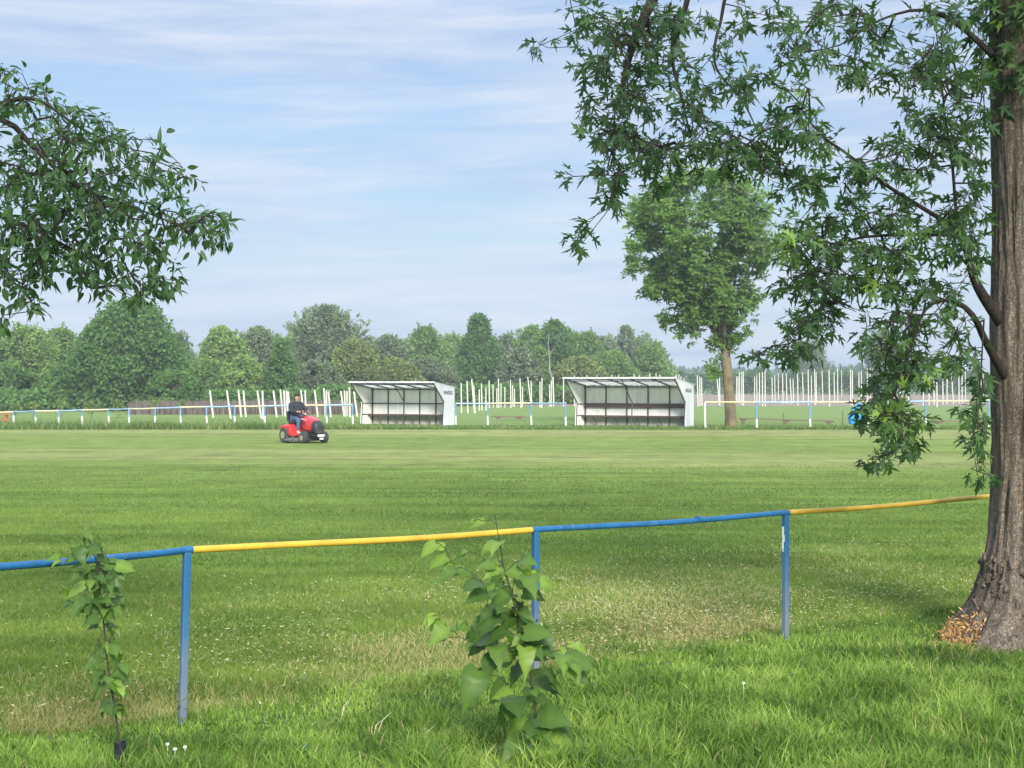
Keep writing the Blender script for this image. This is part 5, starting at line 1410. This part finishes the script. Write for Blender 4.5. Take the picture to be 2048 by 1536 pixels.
FT('broadleaf_tree', 'dark double topped tree between the two dugouts', 958, 632, 74, 146, 'far_dark', prof_cone, ncl=64, per=150)
FT('bush_tree', 'greyish bush right of the dark double topped tree', 1040, 700, 46, 142, 'far_grey', ncl=26)
FT('broadleaf_tree', 'green tree with split top right of the dark double topped tree', 1062, 652, 46, 156, 'far_mid', ncl=32)
FT('broadleaf_tree', 'rounded dark green tree behind the pale bare stem', 1108, 643, 52, 158, 'far_dark', ncl=36)
FT('bush_tree', 'yellow green tree above the left half of the right dugout', 1172, 668, 50, 166, 'far_mid', ncl=30)
FT('bush_tree', 'olive bush directly behind the right dugout roof', 1160, 715, 62, 148, 'far_yellow', ncl=30)
FT('bush_tree', 'grey green bush above the middle of the right dugout', 1222, 705, 60, 152, 'far_mid', ncl=30)
FT('broadleaf_tree', 'windswept tree with slanted top near the right end of the tree line', 1258, 654, 46, 172, 'far_grey', prof_cone, ncl=32, feather=True, lean=-.15)
FT('bush_tree', 'last rounded tree at the right end of the tree line', 1300, 690, 38, 162, 'far_mid', prof_round, ncl=30, zlo=.05)
FT('conifer_tree', 'tiny pointed tree just right of the right dugout roof', 1362, 742, 14, 240, 'far_dark', prof_cone, ncl=14, per=60, size=.35)
FT('bush_tree', 'small distant bush right beside the lone tree trunk', 1476, 748, 26, 300, 'far_mid', ncl=14, per=70, size=.42)
FT('bush_tree', 'round distant bush above the posts right of the lone tree', 1512, 738, 42, 290, 'far_dark', ncl=20, per=90, size=.42)
FT('poplar_tree', 'pale distant tree with bare lower limbs under the maple branches', 1622, 684, 36, 280, 'far_grey', prof_pop, ncl=26, per=100, size=.42, zlo=.25, tm='birch', stems=3, trunk_r=.2)
FT('bush_tree', 'distant bush between the two tall trees at right', 1690, 742, 48, 300, 'far_dark', ncl=18, per=90, size=.42)
FT('poplar_tree', 'tall distant tree behind the hanging maple spray', 1765, 664, 38, 270, 'far_grey', prof_pop, ncl=34, per=110, size=.42, zlo=.12)
FT('bush_tree', 'dark distant bush close to the maple trunk', 1915, 742, 60, 290, 'far_dark', ncl=18, per=90, size=.42)
BACK = [(-90, 690), (90, 680), (200, 690), (380, 702), (470, 690), (590, 668), (730, 676), (820, 684), (905, 672), (1010, 672), (1090, 682), (1140, 666), (1205, 676), (1285, 676)]
for i, (px, top) in enumerate(BACK):
    near_ = ['peeping over the far left trees', 'between the pale willowy tree and the round dark tree', 'hidden behind the round dark tree', 'filling the gap right of the round dark tree', 'behind the domed light tree', 'left of the feathery willow', 'right of the feathery willow', 'behind the pale tree above the left dugout', 'left of the dark double topped tree', 'right of the dark double topped tree', 'left of the pale bare stem', 'behind the bare stem, right of it', 'above the middle of the right dugout', 'left of the last rounded tree'][i]
    FT('bush_tree', 'hazy back row tree ' + near_, px, top, 62, 176, ('far_grey', 'far_mid', 'far_light')[i % 3], ncl=26, per=110, size=.36)
# bare pale stem leaning among the trees
b = P(1106, 0, 139); b.z = 0
bs_ = thing('bare_tree', 'pale bare crooked stem standing in front of the dark trees', 'tree', b, group='trees beyond the field')
mb = MB(); q = lambda x, y: P(x, y, 139) - b
mb.tube([Vector((.1, 0, -.1)), q(1107, 790), q(1104, 755), q(1099, 740), q(1099, 715), q(1096, 690), q(1098, 668)], [.10, .085, .075, .065, .05, .035, .02], 8); mb.build('trunk', M['birch'], bs_, smooth=True)
mb = MB(); mb.tube([q(1098, 712), q(1105, 700), q(1112, 694)], [.035, .025, .012], 6); mb.build('limb', M['birch'], bs_, smooth=True)

def hedge(name, label, x0, d0, x1, d1, h, thick, m, per_m, size):
    a, b = P(x0, 0, d0), P(x1, 0, d1); a.z = b.z = 0
    L = (b - a).length; n = int(L * per_m); u = rng.random(n)
    dv = (b - a) / L; pv = Vector((-dv.y, dv.x, 0))
    hh = h * (.72 + .4 * fbm2(np.column_stack([u * L, np.zeros(n)]), .35, 61))
    t = rng.random(n) ** .7
    w_ = rng.normal(0, thick * .4, n) * np.sqrt(np.clip(1.1 - t, .1, 1))
    p = np.array(a)[None] + np.outer(u * L, np.array(dv)) + np.outer(w_, np.array(pv)) + np.outer(t * hh, [0, 0, 1])
    o = scatter(name, DIAMOND[0], DIAMOND[1], p, rng.normal(size=(n, 3)), rng.normal(0, .6, (n, 3)) + [0, -.5, .5], size * rng.uniform(.5, 1.3, n), np.clip(fbm2(np.column_stack([u * L, t * h]), .9, 71) + rng.normal(0, .14, n), 0, 1), M[m], off=a)
    o.location = a
    tag(o, label, 'hedge', 'hedges beyond the orchard posts')
hedge('field_hedge', 'long green hedge behind the posts from the lone tree to the maple', 1375, 275, 2200, 255, 3.9, 2.5, 'hedge', 260, .42)
hedge('field_hedge', 'yellowish low hedge behind the posts between the two dugouts', 880, 137, 1180, 142, 1.25, 1.4, 'hedge_yellow', 420, .24)
hedge('field_hedge', 'dark undergrowth hedge along the foot of the trees at left', -130, 103, 640, 108, 1.5, 2.5, 'far_dark', 330, .26)
hedge('field_hedge', 'dark undergrowth hedge along the foot of the trees behind the dugouts', 640, 116, 1345, 160, 1.9, 2.5, 'far_dark', 330, .28)
# young yellow-green shoots just behind the left rail
for i, (px, py, lab) in enumerate([(31, 815, 'yellow green shrub sprig nearest the left edge behind the rail'), (66, 812, 'yellow green shrub sprig second from the left edge behind the rail'), (124, 810, 'small round yellow green sprig behind the left rail'), (182, 812, 'taller yellow sprig behind the yellow bay of the left rail'), (236, 808, 'yellow green sprig left of the round dark tree trunk'), (308, 806, 'leafy yellow green sprig right of the round dark tree trunk'), (364, 808, 'last yellow green sprig before the leaning posts')]):
    b = P(px, 0, 84); b.z = 0; h = P(px, py - 9, 84).z
    rt_ = thing('shrub_sprig', lab, 'shrub', b, group='yellow green sprigs behind the left rail')
    mb = MB(); mb.tube([(0, 0, -.05), (.03, 0, h * .5), (0, 0, h * .95)], [.025, .02, .008], 5); mb.build('stem', M['far_bark'], rt_)
    k = 90; p = np.column_stack([rng.normal(0, .17, k), rng.normal(0, .17, k), h - np.abs(rng.normal(0, .30, k))])
    scatter('foliage', DIAMOND[0], DIAMOND[1], p, rng.normal(size=(k, 3)), rng.normal(0, .5, (k, 3)) + [0, -.3, .6], rng.uniform(.08, .18, k), rng.uniform(.3, 1, k), M['hedge_yellow'], rt_)

# distant wooded rise on the horizon
k = 26000
u = rng.uniform(-1, 1, k)
xy = np.column_stack([u * 520 + 120, 900 + rng.uniform(-20, 20, k)])
hh = 4 + 12 * fbm2(xy, .012, 91)
p = np.column_stack([xy, rng.random(k) ** .6 * hh])
o = scatter('distant_woods', DIAMOND[0], DIAMOND[1], p, rng.normal(size=(k, 3)), rng.normal(0, .5, (k, 3)) + [0, -.5, .5], rng.uniform(1.5, 3.2, k), rng.random(k), far_leaf('distant_leaf', (.09, .14, .08)))
tag(o, 'distant woods along the horizon', 'woods', kind='stuff')

# ------------------------------------------------------------------ air
hz = MB(); hz.box((40, 200, 12), (520, 560, 26.4)); hz_m = bpy.data.materials.new('haze'); hz_m.use_nodes = True
ht = hz_m.node_tree
for n_ in list(ht.nodes):
    if n_.type != 'OUTPUT_MATERIAL': ht.nodes.remove(n_)
pv = nd(ht, 'ShaderNodeVolumePrincipled'); pv.inputs['Color'].default_value = (.86, .93, 1, 1); pv.inputs['Density'].default_value = .0007; pv.inputs['Anisotropy'].default_value = .2
ht.links.new(pv.outputs[0], ht.nodes['Material Output'].inputs['Volume'])
o = hz.build('haze', hz_m); tag(o, kind='stuff'); o['label'] = 'thin morning haze over the field'
